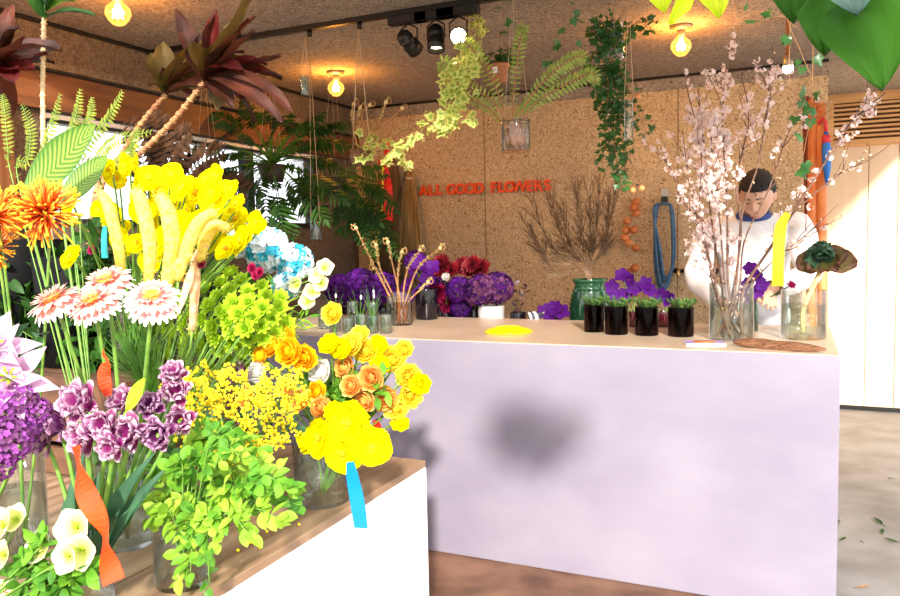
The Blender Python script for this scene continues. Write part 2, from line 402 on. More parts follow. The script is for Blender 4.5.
def mk_helle():
    a = MB(); ring(a, 5, .35, 1, 1.05, 'round', .05, 0, bend=.35, cup=.25, nu=5, nv=2, ruf=.02)
    b = MB()
    for i in range(22):
        w = R.uniform(0, 6.28); q = R.uniform(.08, .3); b.tube([V((0, 0, .05)), V((q * math.cos(w), q * math.sin(w), .3))], [.01, .028], 4)
    return proto('helle', [('petal_crown', a, CREAM), ('stamen_tuft', b, G_LIME)])
def mk_bloss():
    a = MB(); b = MB()
    for i in range(6):
        d = rv(); d.normalize(); o = d * R.uniform(.25, .75); floret(a, o, d, R.uniform(.32, .42), 5)
    for i in range(3): d = rv().normalized(); b.ball(d * .7, .11, 5, 4, (1, 1, 1.4))
    return proto('blossom', [('bloss', a, BLOSSOM), ('bud', b, BLOSSOM)])
mk_mum(); mk_ran('ran_amber', YELO, G_LIME); mk_ran('ran_butter', YELP, G_LIME); mk_ran('ran_peach', PEACH, G_MID); mk_ran('ran_white', WHITE, G_LIME)
mk_ran('ran_yellow', YEL, YELO); mk_poppy(); mk_gerb(); mk_tulip('tulip', TUL); mk_tulip('tulip_deep', TULD)
mk_hyd('hyd_ice', (ICE, AQUA), 90, -.4, .26, 4, .32); mk_hyd('hyd_plum', (PLUM, PURP), 110, -.5, .22, 4, .35, .8); mk_hyd('hyd_purple', (PURP, VIOLET), 90, -.4, .24, 4, .4)
mk_hyd('allium', (LILAC, PLUM), 130, -.9, .17, 5, .4); mk_hyd('statice', (YEL, YELO), 80, -.3, .2, 4, .15)
mk_rosette(); mk_orchid('orchid', VIOLET); mk_dahlia('dahlia', RED); mk_dahlia('dahlia_pink', CRIM); mk_helle(); mk_bloss()

def flower(kind, name, label, cat, base, head, d, size, group=None, stem=G_STEM, r=.003, leaves=0, leafmat=G_MID, ll=.12, lw=.03, roll=None, via=None):
    base, head, d = V(base), V(head), V(d).normalized()
    t = thing(name, label, cat, base, group)
    mid = via if via is not None else (base * .45 + (head - d * size) * .55 + V((0, 0, .12 * (head - base).length)) * .3)
    pts = bez(base, mid, head - d * size * .15, 8); MB().tube(pts, [r * 1.1, r * .9], 6).build('stem', stem, t)
    rr = R.uniform(0, 6.28) if roll is None else roll
    crown = None
    for n, me in PR[kind]:
        if crown is None: crown = put(n, me, t, mat=headmat(head - base, d, size, rr))
        else: put(n, me, crown)
    for i in range(leaves):
        k = R.randint(3, 6); p = pts[k]; e = rv(); e.z = R.uniform(.3, .9); e.normalize()
        MB().petal(p, e, V((0, 0, 1)) - e * e.z, ll * R.uniform(.7, 1.2), lw, 'lance', -.7, .25, 0, 7, 1).build('leaf', leafmat, t)
    return t

def cyl(t, name, base, r, h, mat, wall=.003, bot=.01, n=28, r1=None):
    r1 = r1 or r
    return MB().lathe([(0, 0), (r * .96, 0), (r, .004), (r1, h - .003), (r1 - wall * .5, h), (r1 - wall, h - .003), (r - wall, bot), (0, bot)], n, base).build(name, mat, t)
def glass_vase(label, base, r, h, mat=GLASS, fill=.6, r1=None, name='glass_vase', group=None, water=None, cat='vase'):
    t = thing(name, label, cat, base, group); b = cyl(t, 'vessel', base, r, h, mat, r1=r1)
    if fill:
        rr = (r + ((r1 or r) - r) * fill) - .0045
        MB().lathe([(0, .0115), (r - .0045, .0115), (rr, h * fill), (0, h * fill)], 24, base).build('water', water or WATER, t)
    return t

# ---------------------------------------------------------------- ivy and leaf shapes
def ivy_leaf(mb, o, d, nrm, s, mi=0):
    o = V(o); y = V(d).normalized(); x = y.cross(V(nrm)); x = x.normalized() if x.length > 1e-5 else y.orthogonal().normalized(); z = x.cross(y)
    out = [(0, 0), (.28, -.16), (.52, -.02), (.40, .16), (.62, .42), (.30, .50), (.20, .66), (0, 1.05)]
    pts = out + [(-a, b) for a, b in out[-2:0:-1]]; c = (0, .32)
    vs = [o + x * c[0] * s + y * c[1] * s + z * .06 * s] + [o + x * (a * s) + y * (b * s) - z * (abs(a) * .25 * s) for a, b in pts]
    uv = [(.5, .3)] + [(0 if a < 0 else 1, 1) for a, b in pts]; n = len(pts); fs = [(0, 1 + i, 1 + (i + 1) % n) for i in range(n)]
    mb.add(vs, fs, [[(.5, 0)] + [(1, 1), (1, 1)] for f in fs], mi)
VARIEG = uvgrad('ivy_variegated_lit', (.16, .30, .03), (.85, .85, .25), 1.5)  # variegated rim, its yellow strengthened to paint in the light on the leaves
IVY = pbr('ivy_green', (.02, .08, .015), .4, c2=(.05, .16, .03), scale=12, trans=.2)
def ivy_strand(t, pts, n, s, mat, stem=DRY, r=.0018, face=None, spread=.02):
    P = smoothpath(pts, 6); MB().tube(P, [r, r * .6], 5).build('vine', stem, t); a = MB()
    for i in range(n):
        k = (i + R.random()) / n * (len(P) - 1); j = int(k); p = P[j].lerp(P[min(j + 1, len(P) - 1)], k - j)
        e = rv(1); e.z -= .5; e.normalize(); nn = (face or V((.2, -1, .5))) + rv(.7); o = p + e * spread
        a.tube([p, o], .0008, 4); ivy_leaf(a, o, e, nn, s * R.uniform(.6, 1.15))
    return a.build('foliage', mat, t)
def fern_frond(t, pts, mat, pl, n=26, stem=TAN, r=.004, curl=0, name='frond', face=V((0, -1, .3)), droop=.4):
    P = smoothpath(pts, 6); f = MB().tube(P, [r, r * .4], 6).build(name, stem, t); a = MB(); m = len(P) - 1
    for i in range(n):
        k = m * (.28 + .72 * i / (n - 1)); j = min(int(k), m - 1); p = P[j].lerp(P[j + 1], k - j); tg = (P[j + 1] - P[j]).normalized()
        sd = tg.cross(face); sd = sd.normalized() if sd.length > .01 else tg.orthogonal()
        l = pl * math.sin(PI * (.12 + .80 * i / (n - 1))) ** .7
        for q in (-1, 1):
            d = (sd * q + tg * .45 + V((0, 0, -droop * .5)) + rv(.1)).normalized(); a.petal(p, d, face + rv(.15), l, l * .30, 'lance', -.3, .15, 0, 4, 1, lobes=0)
    g = a.mesh('leaflets', mat); o = put('leaflets', g, f)
    org = ORG[t.name]
    for v in g.vertices: v.co -= org
    return f

# ================================================================ the room
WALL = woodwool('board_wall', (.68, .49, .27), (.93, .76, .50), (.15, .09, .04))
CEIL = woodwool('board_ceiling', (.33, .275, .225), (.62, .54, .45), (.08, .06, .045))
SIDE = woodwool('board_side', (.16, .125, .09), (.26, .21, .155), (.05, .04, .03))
CONC = pbr('floor_concrete', (.125, .118, .11), .5, c2=(.22, .21, .20), scale=3.5, bump=.15, bscale=40, detail=8)
BROWN = pbr('floor_brown', (.10, .042, .018), .45, c2=(.24, .12, .065), scale=5, bump=.15, bscale=50, detail=8)
TIMBER = pbr('timber', (.13, .045, .013), .6, c2=(.24, .09, .03), scale=3, stretch=(8, 8, 1))
TIMH = pbr('timber_beam', (.10, .038, .012), .6, c2=(.19, .075, .027), scale=3, stretch=(8, 1, 8))
PLY = pbr('plywood_door', (.60, .36, .19), .5, c2=(.70, .46, .26), scale=2, stretch=(9, 9, .6))
SLAT = pbr('slat_timber', (.62, .30, .10), .55, c2=(.78, .44, .18), scale=3, stretch=(1, 8, 8))
CEN = pbr('counter_mortar', (.205, .182, .24), .42, c2=(.265, .24, .295), scale=2.2, bump=.08, bscale=14, detail=8, stretch=(1, 1, 1.6), rng=(.3, .7))
CTOP = pbr('counter_top', (.48, .36, .25), .3, c2=(.58, .45, .33), scale=3, detail=6)
PLINTH = pbr('plinth_paint', (.90, .88, .86), .6)
PTOP = pbr('plinth_planks', (.20, .11, .06), .55, c2=(.42, .27, .165), scale=3, stretch=(7, .7, 1))
WFR = pbr('window_black', (.02, .02, .022), .4)
WHT = pbr('white_paint', (.85, .86, .88), .5)
ZC, XL, YB, YF = 2.45, -3.2, 5.3, 6.74
sx = .17   # right end of the back wall

o = struct(MB().box((-1.6, 3.4, -.05), (4.2, 10.6, .1)), 'floor', BROWN)
struct(MB().box((1.66, 3.4, -.049), (3.04, 10.6, .1)), 'floor', CONC)
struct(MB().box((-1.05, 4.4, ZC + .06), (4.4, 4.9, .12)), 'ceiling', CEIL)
struct(MB().box(((XL + sx) / 2 - .05, YB + .06, ZC / 2), (sx - XL + .1, .12, ZC)), 'wall_back', WALL)
struct(MB().box((.85, YF + .06, ZC / 2), (1.6, .12, ZC)), 'wall_far', PLY)
struct(MB().box((sx - .05, (YB + YF) / 2 + .06, ZC / 2), (.1, YF - YB - .12, ZC)), 'wall_right', WALL)
# left wall: lower part, part over the windows, end piers
W0, W1, WY0, WY1 = 1.50, 2.03, 2.50, 4.75
mb = MB()
mb.box((XL - .06, 3.65, W0 / 2), (.12, 3.3, W0)).box((XL - .06, 3.65, (W1 + ZC) / 2), (.12, 3.3, ZC - W1))
mb.box((XL - .06, (2.0 + WY0) / 2, (W0 + W1) / 2), (.12, WY0 - 2.0, W1 - W0)).box((XL - .06, (WY1 + 5.3) / 2, (W0 + W1) / 2), (.12, 5.3 - WY1, W1 - W0))
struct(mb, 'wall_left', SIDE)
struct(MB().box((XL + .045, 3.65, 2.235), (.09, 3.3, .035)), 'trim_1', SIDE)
struct(MB().box((XL + .02, 3.65, 2.125), (.04, 3.3, .17)), 'trim_2', TIMH)
struct(MB().box((XL + .012, 3.65, ZC - .008), (.024, 3.3, .016)), 'trim_3', BLK)
struct(MB().box(((XL + sx) / 2, YB - .012, ZC - .009), (sx - XL, .024, .018)), 'trim_4', BLK)
struct(MB().box(((XL + sx) / 2, YB - .006, ZC - .055), (sx - XL, .012, .075)), 'trim_5', CEIL)
for i, x in enumerate((-2.1, -.72)):
    struct(MB().box((x, YB - .001, 1.2), (.005, .004, 2.4)), 'trim_%d' % (6 + i), pbr('joint', (.22, .14, .08), .9))
struct(MB().box((-.45, .22, 2.99), (5.5, .08, .10)), 'trim_8', TIMH)
for x_ in (-3.16, 2.26): struct(MB().box((x_, .22, 1.47), (.08, .08, 2.94)), 'trim_%d' % (9 if x_ < 0 else 10), TIMH)
# windows along the left wall
for i in range(3):
    a = WY0 + (WY1 - WY0) * i / 3; b = WY0 + (WY1 - WY0) * (i + 1) / 3
    w = thing('window_%d' % (i + 1), '', '', (XL - .05, (a + b) / 2, W0)); del w['label']; del w['category']; w['kind'] = 'structure'
    f = MB(); yc = (a + b) / 2; zc = (W0 + W1) / 2
    f.box((XL - .04, yc, W0 + .02), (.06, b - a, .04)).box((XL - .04, yc, W1 - .02), (.06, b - a, .04)).box((XL - .04, a + .02, zc), (.06, .04, W1 - W0 - .08)).box((XL - .04, b - .02, zc), (.06, .04, W1 - W0 - .08))
    f.build('frame', WFR, w, False)
    MB().box((XL - .005, yc, W1 - .012), (.03, b - a - .02, .022)).build('blind_rail', WHT, w, False)
    MB().box((XL - .04, yc, zc), (.006, b - a - .08, W1 - W0 - .08)).build('pane', glass('pane_glass', (.95, .97, 1), .03), w, False)
# timber post by the windows
p = MB().box((XL + .03, 2.28, 1.101), (.05, .075, 2.2)).build('timber_post', TIMBER, None, False)
tag(p, 'upright brown timber post on the left wall behind the dark red leaves', 'post')
# slatted timber screen over the far door
t = thing('slatted_screen', 'slatted pale timber screen under the ceiling at the far right', 'screen', (.75, YF - .05, 2.08))
X0, X1 = .215, 1.5
MB().box(((X0 + X1) / 2, YF - .04, 2.415), (X1 - X0, .07, .07)).build('top_rail', SLAT, t, False)
MB().box(((X0 + X1) / 2, YF - .04, 2.075), (X1 - X0, .07, .05)).build('bottom_rail', SLAT, t, False)
MB().box((X0 + .02, YF - .04, 2.24), (.04, .07, .28)).build('stile', SLAT, t, False)
MB().box((X1 - .02, YF - .04, 2.24), (.04, .07, .28)).build('stile', SLAT, t, False)
for i in range(8): MB().box(((X0 + X1) / 2, YF - .05, 2.125 + i * .034), (X1 - X0 - .08, .05, .016)).build('slat', SLAT, t, False)
MB().box(((X0 + X1) / 2, YF - .008, 2.24), (X1 - X0 - .08, .01, .27)).build('backing_board', pbr('backing', (.18, .08, .03), .7), t, False)
# far sliding door
t = thing('door_1', '', '', (.75, YF - .03, 0)); del t['label']; del t['category']; t['kind'] = 'structure'
PD = pbr('door_panel', (.76, .55, .36), .5, c2=(.82, .62, .43), scale=1.5, stretch=(6, 6, .5))
for k, (a, b) in enumerate(((.12, .50), (.505, .70), (.705, 1.4))): MB().box(((a + b) / 2, YF - .02, 1.035), (b - a, .035, 2.03)).build('door_board', PD, t, False)
MB().box((.75, YF - .045, .02), (1.3, .02, .03)).build('floor_track', BLK, t, False)

# ---------------------------------------------------------------- service counter
CF, CB, CH = 3.01, 3.92, .963
t = thing('service_counter', 'long waist high counter of pale lilac grey mortar facing the room', 'counter', (-1.2, 3.45, 0))
MB().box((-1.23, (CF + CB) / 2, (CH - .004) / 2), (2.76, CB - CF, CH - .004), bev=.004).build('body', CEN, t, False)
MB().box((-1.23, (CF + CB) / 2, CH - .002), (2.752, CB - CF - .008, .004)).build('top_surface', CTOP, t, False)
# work table behind it
t = thing('work_table', 'low timber table behind the counter, under the red and purple flowers', 'table', (-1.9, 4.35, 0))
MB().box((-1.9, 4.32, .78), (2.1, .66, .04), bev=.005).build('tabletop', PTOP, t, False)
for x in (-2.9, -.9):
    for y in (4.04, 4.6): MB().box((x, y, .38), (.05, .05, .76)).build('leg', TIMBER, t, False)
# display plinth at the front left
PX, PY, PZ = -1.065, 2.14, .70
t = thing('display_plinth', 'low display block with brown plank top and plain white side, at the front left', 'plinth', (-1.9, 1.2, 0))
MB().box(((PX - 3.0) / 2, (PY - .1) / 2, (PZ - .022) / 2), (3.0 + PX, PY + .1, PZ - .022), bev=.003).build('body', PLINTH, t, False)
for i in range(9):
    w = (3.0 + PX) / 9; MB().box((-3.0 + w * (i + .5), (PY - .1) / 2, PZ - .011), (w - .005, PY + .1, .022), bev=.002).build('plank', PTOP, t, False)
# crate standing at the back of the plinth
t = thing('wooden_crate', 'dark wooden crate on the planks, raising the tall bouquets at the back', 'crate', (-2.3, 1.85, PZ))
for z in (.05, .15, .25): MB().box((-2.3, 1.60, PZ + z), (1.1, .02, .08)).build('side_board', TIMBER, t, False); MB().box((-2.3, 2.08, PZ + z), (1.1, .02, .08)).build('side_board', TIMBER, t, False)
for x in (-2.84, -1.76): MB().box((x, 1.84, PZ + .15), (.02, .46, .28)).build('end_board', TIMBER, t, False)
MB().box((-2.3, 1.84, PZ + .30), (1.1, .5, .02)).build('lid_board', TIMBER, t, False)
CZ = PZ + .31
for o_ in bpy.data.objects['wooden_crate'].children: o_.data.materials[0] = pbr('crate_wood', (.07, .028, .012), .7, c2=(.16, .07, .03), scale=4, stretch=(2, 8, 8))

# ---------------------------------------------------------------- sign letters
RC = pbr('sign_red', (.92, .09, .012), .45)
t = thing('wall_sign', 'row of raised orange red capital letters fixed on the back wall', 'sign', (-2.1, YB, 1.75))
words_ = [(421, 0), (429, 0), (437, 0), None]
xs = [('A', 424.5), ('L', 432.5), ('L', 440), ('G', 452), ('O', 461.5), ('O', 471), ('D', 480), ('F', 494.5), ('L', 502), ('O', 510.5), ('W', 520.5), ('E', 530.5), ('R', 539), ('S', 548)]
for ch, px in xs:
    py = 191.2 - (px - 424.5) * .043; c = atY(px, py, YB)
    cu = bpy.data.curves.new('letter', 'FONT'); cu.body = ch; cu.size = .105; cu.extrude = .010; cu.offset = .0035; cu.align_x = 'CENTER'; cu.align_y = 'CENTER'
    tmp = bpy.data.objects.new('tmp', cu); COL.objects.link(tmp); dg = bpy.context.evaluated_depsgraph_get(); me = bpy.data.meshes.new_from_object(tmp.evaluated_get(dg)); bpy.data.objects.remove(tmp)
    me.materials.clear(); me.materials.append(RC)
    q = put('letter', me, t); q.matrix_local = Matrix.Translation(V((c.x, YB - .016, c.z)) - V(t.location)) @ Matrix.Rotation(PI / 2, 4, 'X')

# ---------------------------------------------------------------- ceiling track and lamps
t = thing('lamp_track', 'thin black lighting track crossing the ceiling', 'track', (-1.6, 3.18, ZC))
MB().box((-2.0, 3.18, ZC - .012), (2.4, .03, .024)).build('rail', BLK, t, False)
for x in (-2.16, -1.88): MB().lathe([(0, 0), (.012, 0), (.012, .03), (0, .03)], 10, (x, 3.18, ZC - .055)).build('hook', BLK, t)
lit = emit('lamp_glow', (1, .78, .45), 60)
def spot(label, x, y, z, d, on):
    t = thing('track_spotlight', label, 'spotlight', (x, y, ZC - .024)); d = V(d).normalized(); c = V((x, y, z)); q = aim(-d)
    MB().box((x, y, ZC - .045), (.20, .045, .042), bev=.004).build('driver_box', BLK, t, False)
    MB().tube([(x, y, ZC - .06), (x, y, z + .085)], .008, 8).build('swivel', BLK, t)
    y1 = MB()
    for s in (-1, 1): y1.tube([V((x, y, z + .085)), V((x + s * .042, y, z + .06)), V((x + s * .042, y, z))], .004, 6)
    y1.build('yoke', BLK, t)
    prof = [(0, -.065), (.020, -.065), (.034, -.05), (.034, -.03), (.037, -.03), (.037, -.02), (.034, -.02), (.034, 0), (.040, .005), (.040, .055), (.036, .055), (.034, .02), (0, .02)]
    me = MB().lathe(prof, 20); m = me.mesh('housing', BLK); h = put('housing', m, t, mat=Matrix.Translation(c - t.location) @ aim(d))
    m2 = MB().lathe([(0, .024), (.033, .024), (.033, .03), (0, .03)], 16).mesh('lens', lit if on else GLASS); put('lens', m2, t, mat=Matrix.Translation(c - t.location) @ aim(d))
    return t
spot('black track spotlight turned away, nearest the end of the long boxes', -1.62, 3.18, 2.30, (.2, .9, -.5), False)
spot('black track spotlight pointing steeply down, in the middle of three', -1.485, 3.18, 2.30, (.1, -.2, -1), True)
spot('brightly glowing track spotlight over the variegated ivy', -1.375, 3.18, 2.30, (.45, -1, -.35), True)
def lampdata(name, loc, e, c, r=.03, kind='POINT'):
    l = bpy.data.lights.new(name, kind); l.energy = e; l.color = c; l.shadow_soft_size = r
    o = bpy.data.objects.new(name, l); COL.objects.link(o); o.location = loc; return o
AMB = glass('amber_glass', (1, .72, .34), .2, .55); FIL = emit('filament', (1, .50, .12), 160); SOCK = pbr('socket_metal', (.35, .28, .2), .4, metal=.6)
def bulb(label, px, py, zc=None):
    c = atZ(px, py, ZC - .10); t = thing('ceiling_bulb', label, 'lamp', (c.x, c.y, ZC)); x, y, z = c
    MB().lathe([(0, ZC), (.055, ZC), (.055, ZC - .012), (.03, ZC - .022), (0, ZC - .022)][::-1], 24, (x, y, 0)).build('ceiling_rose', SOCK, t)
    MB().lathe([(0, 0), (.018, 0), (.020, .03), (.016, .035), (0, .035)], 16, (x, y, ZC - .055)).build('socket', SOCK, t)
    MB().lathe([(0, -.047), (.022, -.042), (.040, -.024), (.052, 0), (.047, .024), (.028, .042), (.015, .052), (.013, .06)], 24, (x, y, z - .005)).build('glass_globe', AMB, t)
    f = MB()
    for k in range(5):
        w = k * 1.257; f.tube([V((x + .006 * math.cos(w), y + .006 * math.sin(w), z + .03)), V((x + .02 * math.cos(w), y + .02 * math.sin(w), z - .02))], .0035, 5)
    f.build('filament', FIL, t)
    L = lampdata('bulb_light', (x, y, z - .01), 9, (1, .52, .16), .03); L.parent = t; L.location = V((0, 0, z - .01 - ZC))
bulb('glowing amber globe bulb on the ceiling at the top left', 118, 13)
bulb('glowing amber globe bulb on the ceiling above the dark palm leaves', 336, 88)
bulb('glowing amber globe bulb on the ceiling above the cherry blossom', 681, 46)
# pendant on a rod
c = atY(788, 66, 4.2); t = thing('rod_pendant', 'small bright lamp at the lower end of a brown rod', 'lamp', (c.x, c.y, ZC))
MB().tube([(c.x, c.y, ZC), (c.x, c.y, c.z + .05)], .013, 10).build('rod', TIMBER, t); MB().lathe([(0, .055), (.022, .05), (.026, .0), (.02, -.004), (0, .0)][::-1], 16, c).build('cap', SOCK, t)
MB().ball(c - V((0, 0, .012)), .024, 24, 16).build('glow_bulb', emit('lamp_white', (1, .85, .6), 90), t)

# ---------------------------------------------------------------- light
w = bpy.data.worlds.new('sky'); sc.world = w; w.use_nodes = True; nt = w.node_tree; nt.nodes.clear(); L = nt.links.new
out = nt.nodes.new('ShaderNodeOutputWorld'); bg = nt.nodes.new('ShaderNodeBackground'); tc = nt.nodes.new('ShaderNodeTexCoord'); sp = nt.nodes.new('ShaderNodeSeparateXYZ')
L(tc.outputs['Generated'], sp.inputs[0]); r = ramp(nt, [(.0, (.50, .45, .40)), (.47, (.72, .66, .60)), (.53, (1, 1, 1)), (1, (.86, .93, 1))])
ad = N(nt, 'ShaderNodeMath', operation='MULTIPLY_ADD'); ad.inputs[1].default_value = .5; ad.inputs[2].default_value = .5; L(sp.outputs['Z'], ad.inputs[0]); L(ad.outputs[0], r.inputs[0])
L(r.outputs[0], bg.inputs[0]); bg.inputs[1].default_value = 1.75; L(bg.outputs[0], out.inputs[0])
s = bpy.data.lights.new('sun', 'SUN'); s.energy = 5.2; s.angle = math.radians(3); s.color = (1, .93, .84)
so = bpy.data.objects.new('sun', s); COL.objects.link(so); so.rotation_euler = V((-.37, .82, -.42)).to_track_quat('-Z', 'Y').to_euler(); so.location = (2, -3, 3)
sc.view_settings.view_transform = 'Standard'; sc.view_settings.look = 'None'; sc.view_settings.gamma = 1; sc.view_settings.use_curve_mapping = False; sc.view_settings.exposure = .68
sc.cycles.use_denoising = True
sc.cycles.max_bounces = 10; sc.cycles.transparent_max_bounces = 24; sc.cycles.sample_clamp_indirect = 8

# ================================================================ things on the counter
TOP = CH + .0005
# blossom vase with cherry branches
b = atZ(731, 339, CH); b = V((b.x, b.y, TOP)); VB = b
vh = .235
glass_vase('wide clear glass cylinder holding the tall cherry blossom branches', b, .088, vh, fill=.62)
def branch(label, pts, Y0, dy, group=None, rad=(.006, .0015), bl=0, bs=.022, twigs=5, name='cherry_branch', cat='branch', bark=TWIG, lo=.45, base=None, tl=.12, kind='blossom', buds=0):
    """pts: pixels from the foot upwards; the depth runs from Y0 by dy"""
    P = [base] if base is not None else []
    n = len(pts)
    for i, (x, y) in enumerate(pts): P.append(atY(x, y, Y0 + dy * (i + 1) / n))
    t = thing(name, label, cat, P[0], group); S = smoothpath([p + rv(.004) for p in P], 6); MB().tube(S, rad, 6).build('bough', bark, t)
    spots = []; m = len(S) - 1
    tw = MB()
    for i in range(twigs):
        k = int(m * R.uniform(lo * .8, .97)); e = (S[min(k + 1, m)] - S[k]).normalized() + rv(.9); e.z = abs(e.z) * .8 + .1; e.normalize(); l = tl * R.uniform(.5, 1.3)
        q = bez(S[k], S[k] + e * l * .5 + rv(.02), S[k] + e * l + V((0, 0, .02)), 4); tw.tube(q, [.0022, .0009], 5); spots += [q[2], q[3], q[4]]
    if twigs: tw.build('side_twigs', bark, t)
    k = 0; A, B = PR['blossom']
    for i in range(bl):
        p = R.choice(spots) if (spots and R.random() < .6) else S[int(m * R.uniform(lo, 1))]
        p = p + rv(.014); o = put('blossom_cluster', A[1], t, mat=headmat(p - P[0], rv(), bs * R.uniform(.75, 1.25), 0))
        if i % 3 == 0: put('bud', B[1], t, mat=headmat(p - P[0], rv(), bs, 0))
    if buds:
        for i in range(buds):
            j = R.random() ** .8; q = S[int(m * (.12 + .88 * j))] if R.random() < .5 or not spots else R.choice(spots); e = rv().normalized(); put('bud', BUDM, t, mat=headmat(q + e * .008 - P[0], e, .0045, 0))
    return t
def vfoot(dx, dy): return VB + V((dx, dy, .012))
Yv = VB.y
BUDM = MB().ball((0, 0, 0), 1, 5, 4, (1, 1, 1.5)).mesh('bud', pbr('bud', (.55, .30, .20), .6, c2=(.75, .50, .32), scale=2))
BR = [
    ('tallest cherry branch, rising straight from the vase to the ceiling, heavy with blossom', [(728, 290), (727, 200), (722, 120), (727, 62)], .05, 34, 8, (.0065, .002)),
    ('cherry branch thick with pale blossom, left of the tallest one', [(722, 290), (711, 220), (705, 150), (697, 88)], .10, 34, 8, (.006, .002)),
    ('cherry branch with blossom massed at its top, beside the bulb lamp', [(718, 292), (700, 215), (700, 150), (686, 84)], .0, 30, 8, (.006, .002)),
    ('cherry branch bending left low over the hose, few flowers along it', [(716, 296), (712, 235), (684, 202), (672, 172), (661, 148)], .12, 10, 4, (.0055, .002)),
    ('cherry branch arching up and right past the rod lamp', [(735, 292), (742, 215), (757, 165), (768, 100), (778, 62)], -.05, 20, 8, (.006, .0018)),
    ('long bare cherry branch leaning far right to the top edge of the screen', [(744, 290), (775, 240), (818, 172), (852, 122), (885, 92)], -.1, 10, 8, (.0075, .002)),
    ('cherry branch with rosy buds reaching right in front of the shop worker', [(742, 292), (762, 258), (795, 212), (838, 176), (862, 163)], -.05, 4, 6, (.0055, .0016)),
    ('upright cherry branch between the trunks, blossom only near its tip', [(733, 292), (741, 232), (737, 180), (749, 120), (742, 75)], .15, 22, 7, (.0055, .0018)),
    ('thin cherry branch crossing low to the right above the orchids', [(748, 292), (772, 262), (800, 240), (822, 222)], 0, 2, 6, (.004, .0014)),
    ('slender cherry branch just left of the worker’s face, budding'.replace('’', ''), [(738, 290), (744, 240), (768, 190), (790, 130), (808, 108)], .08, 8, 7, (.005, .0016)),
    ('short cherry branch rising from the left rim of the vase', [(716, 292), (706, 250), (690, 190), (683, 130)], .08, 20, 7, (.0045, .0016)),
    ('cherry branch with dense flowers low in the middle of the mass', [(725, 292), (718, 210), (713, 160), (712, 112)], -.04, 26, 8, (.005, .0018)),
]
for i, (lb, pts, dy, bl, tw, rad) in enumerate(BR):
    w = i * 2.4; branch(lb, pts, Yv, dy, 'cherry branches in the glass vase', rad, int(bl * (3.2 if i not in (4, 6, 7, 9) else 1.6)), .021, tw + 3, base=vfoot(.05 * math.cos(w), .05 * math.sin(w)), lo=(.42 if i not in (4, 6, 7, 9) else .76), buds=26)

# driftwood
p0, p1 = atZ(733, 346, CH), atZ(826, 353.5, CH); a = V((p0.x, p0.y - .0, TOP + .016)); e = V((p1.x, p1.y, TOP + .014))
mb = MB(); P = [a.lerp(e, k / 12) + V((0, R.uniform(-.006, .006), R.uniform(-.001, .003))) for k in range(13)]
DW = pbr('driftwood', (.07, .025, .009), .7, c2=(.26, .11, .045), scale=12, stretch=(2, 12, 12), bump=.6)
t = thing('driftwood', 'long flat piece of rough brown driftwood on the counter edge', 'driftwood', a)
mb.tube(P, [.006, .017, .024, .022, .026, .024, .021, .023, .024, .020, .018, .013, .004], 10, flat=.5).build('log', DW, t)
P2 = [q + V((0, .022, .0)) for q in P[2:9]]; MB().tube(P2, [.004, .011, .013, .012, .013, .010, .004], 8, flat=.6).build('side_limb', DW, t)
# magazine
c = atZ(704, 344, CH); t = thing('magazine', 'flat magazine with an orange cover picture lying beside the driftwood', 'magazine', (c.x, c.y, TOP))
MB().box((c.x, c.y + .01, TOP + .003), (.15, .10, .006), rz=.25).build('pages', WHT, t, False)
MB().box((c.x, c.y + .01, TOP + .0066), (.148, .098, .001), rz=.25).build('cover', pbr('cover', (.35, .22, .50), .3, c2=(.50, .35, .62), scale=15), t, False)
mb = MB(); mb.lathe([(0, 0), (.045, 0), (.045, .001), (0, .001)], 24, (c.x, c.y + .01, TOP + .0072)); mb.build('cover_picture', pbr('cover_orange', (.80, .20, .06), .3), t)

# four dark glass jars with succulents
SUC = pbr('succulent', (.03, .13, .03), .5, c2=(.16, .32, .08), scale=22, trans=.2)
JX = [(592, 336.5), (614.5, 339), (645, 340), (679.5, 341)]; JR = [.046, .051, .051, .055]
nm = ['leftmost of the four dark jars on the counter, smallest', 'second dark jar from the left, close against the first', 'third dark jar from the left, leaves trailing over its rim', 'rightmost dark jar, standing alone next to the blossom vase']
for i, (x, y) in enumerate(JX):
    c = atZ(x, y - 4, CH); c = V((c.x, c.y + .04, TOP)); r = JR[i]; h = .125
    t = thing('planter_jar', nm[i], 'jar', c, 'dark glass jars of succulents'); cyl(t, 'vessel', c, r, h, glass('smoke_glass', (.35, .27, .27), .0))
    MB().lathe([(0, .011), (r - .005, .011), (r - .005, h - .012), (0, h - .005)], 24, c).build('soil', pbr('soil', (.012, .004, .004), .4, c2=(.03, .012, .008), scale=60), t)
    pl = thing('succulent_plant', ['small spiky succulent growing in the leftmost dark jar', 'spiky succulent in the second dark jar', 'trailing spiky succulent in the third dark jar', 'spreading succulent in the rightmost dark jar'][i], 'plant', c + V((0, 0, h - .008)), 'succulents in the dark jars')
    for k in range(9):
        w = k * 2.4; q = c + V((r * .5 * math.cos(w) * (k % 3) / 2, r * .5 * math.sin(w) * (k % 3) / 2, h - .006)); mb = MB()
        for j in range(16):
            z = j / 16; ww = j * 2.4; e = V((math.cos(ww), math.sin(ww), z - .1)); mb.petal(q + V((math.cos(w), math.sin(w), 0)) * .04 * z + V((0, 0, .028 * z)), e, V((0, 0, 1)) - e * .3, R.uniform(.022, .04), .009, 'lance', .2, .5, 0, 3, 1)
        mb.tube([q, q + V((math.cos(w), math.sin(w), 1.2)) * .022], .003, 5); mb.build('shoot', SUC, pl)
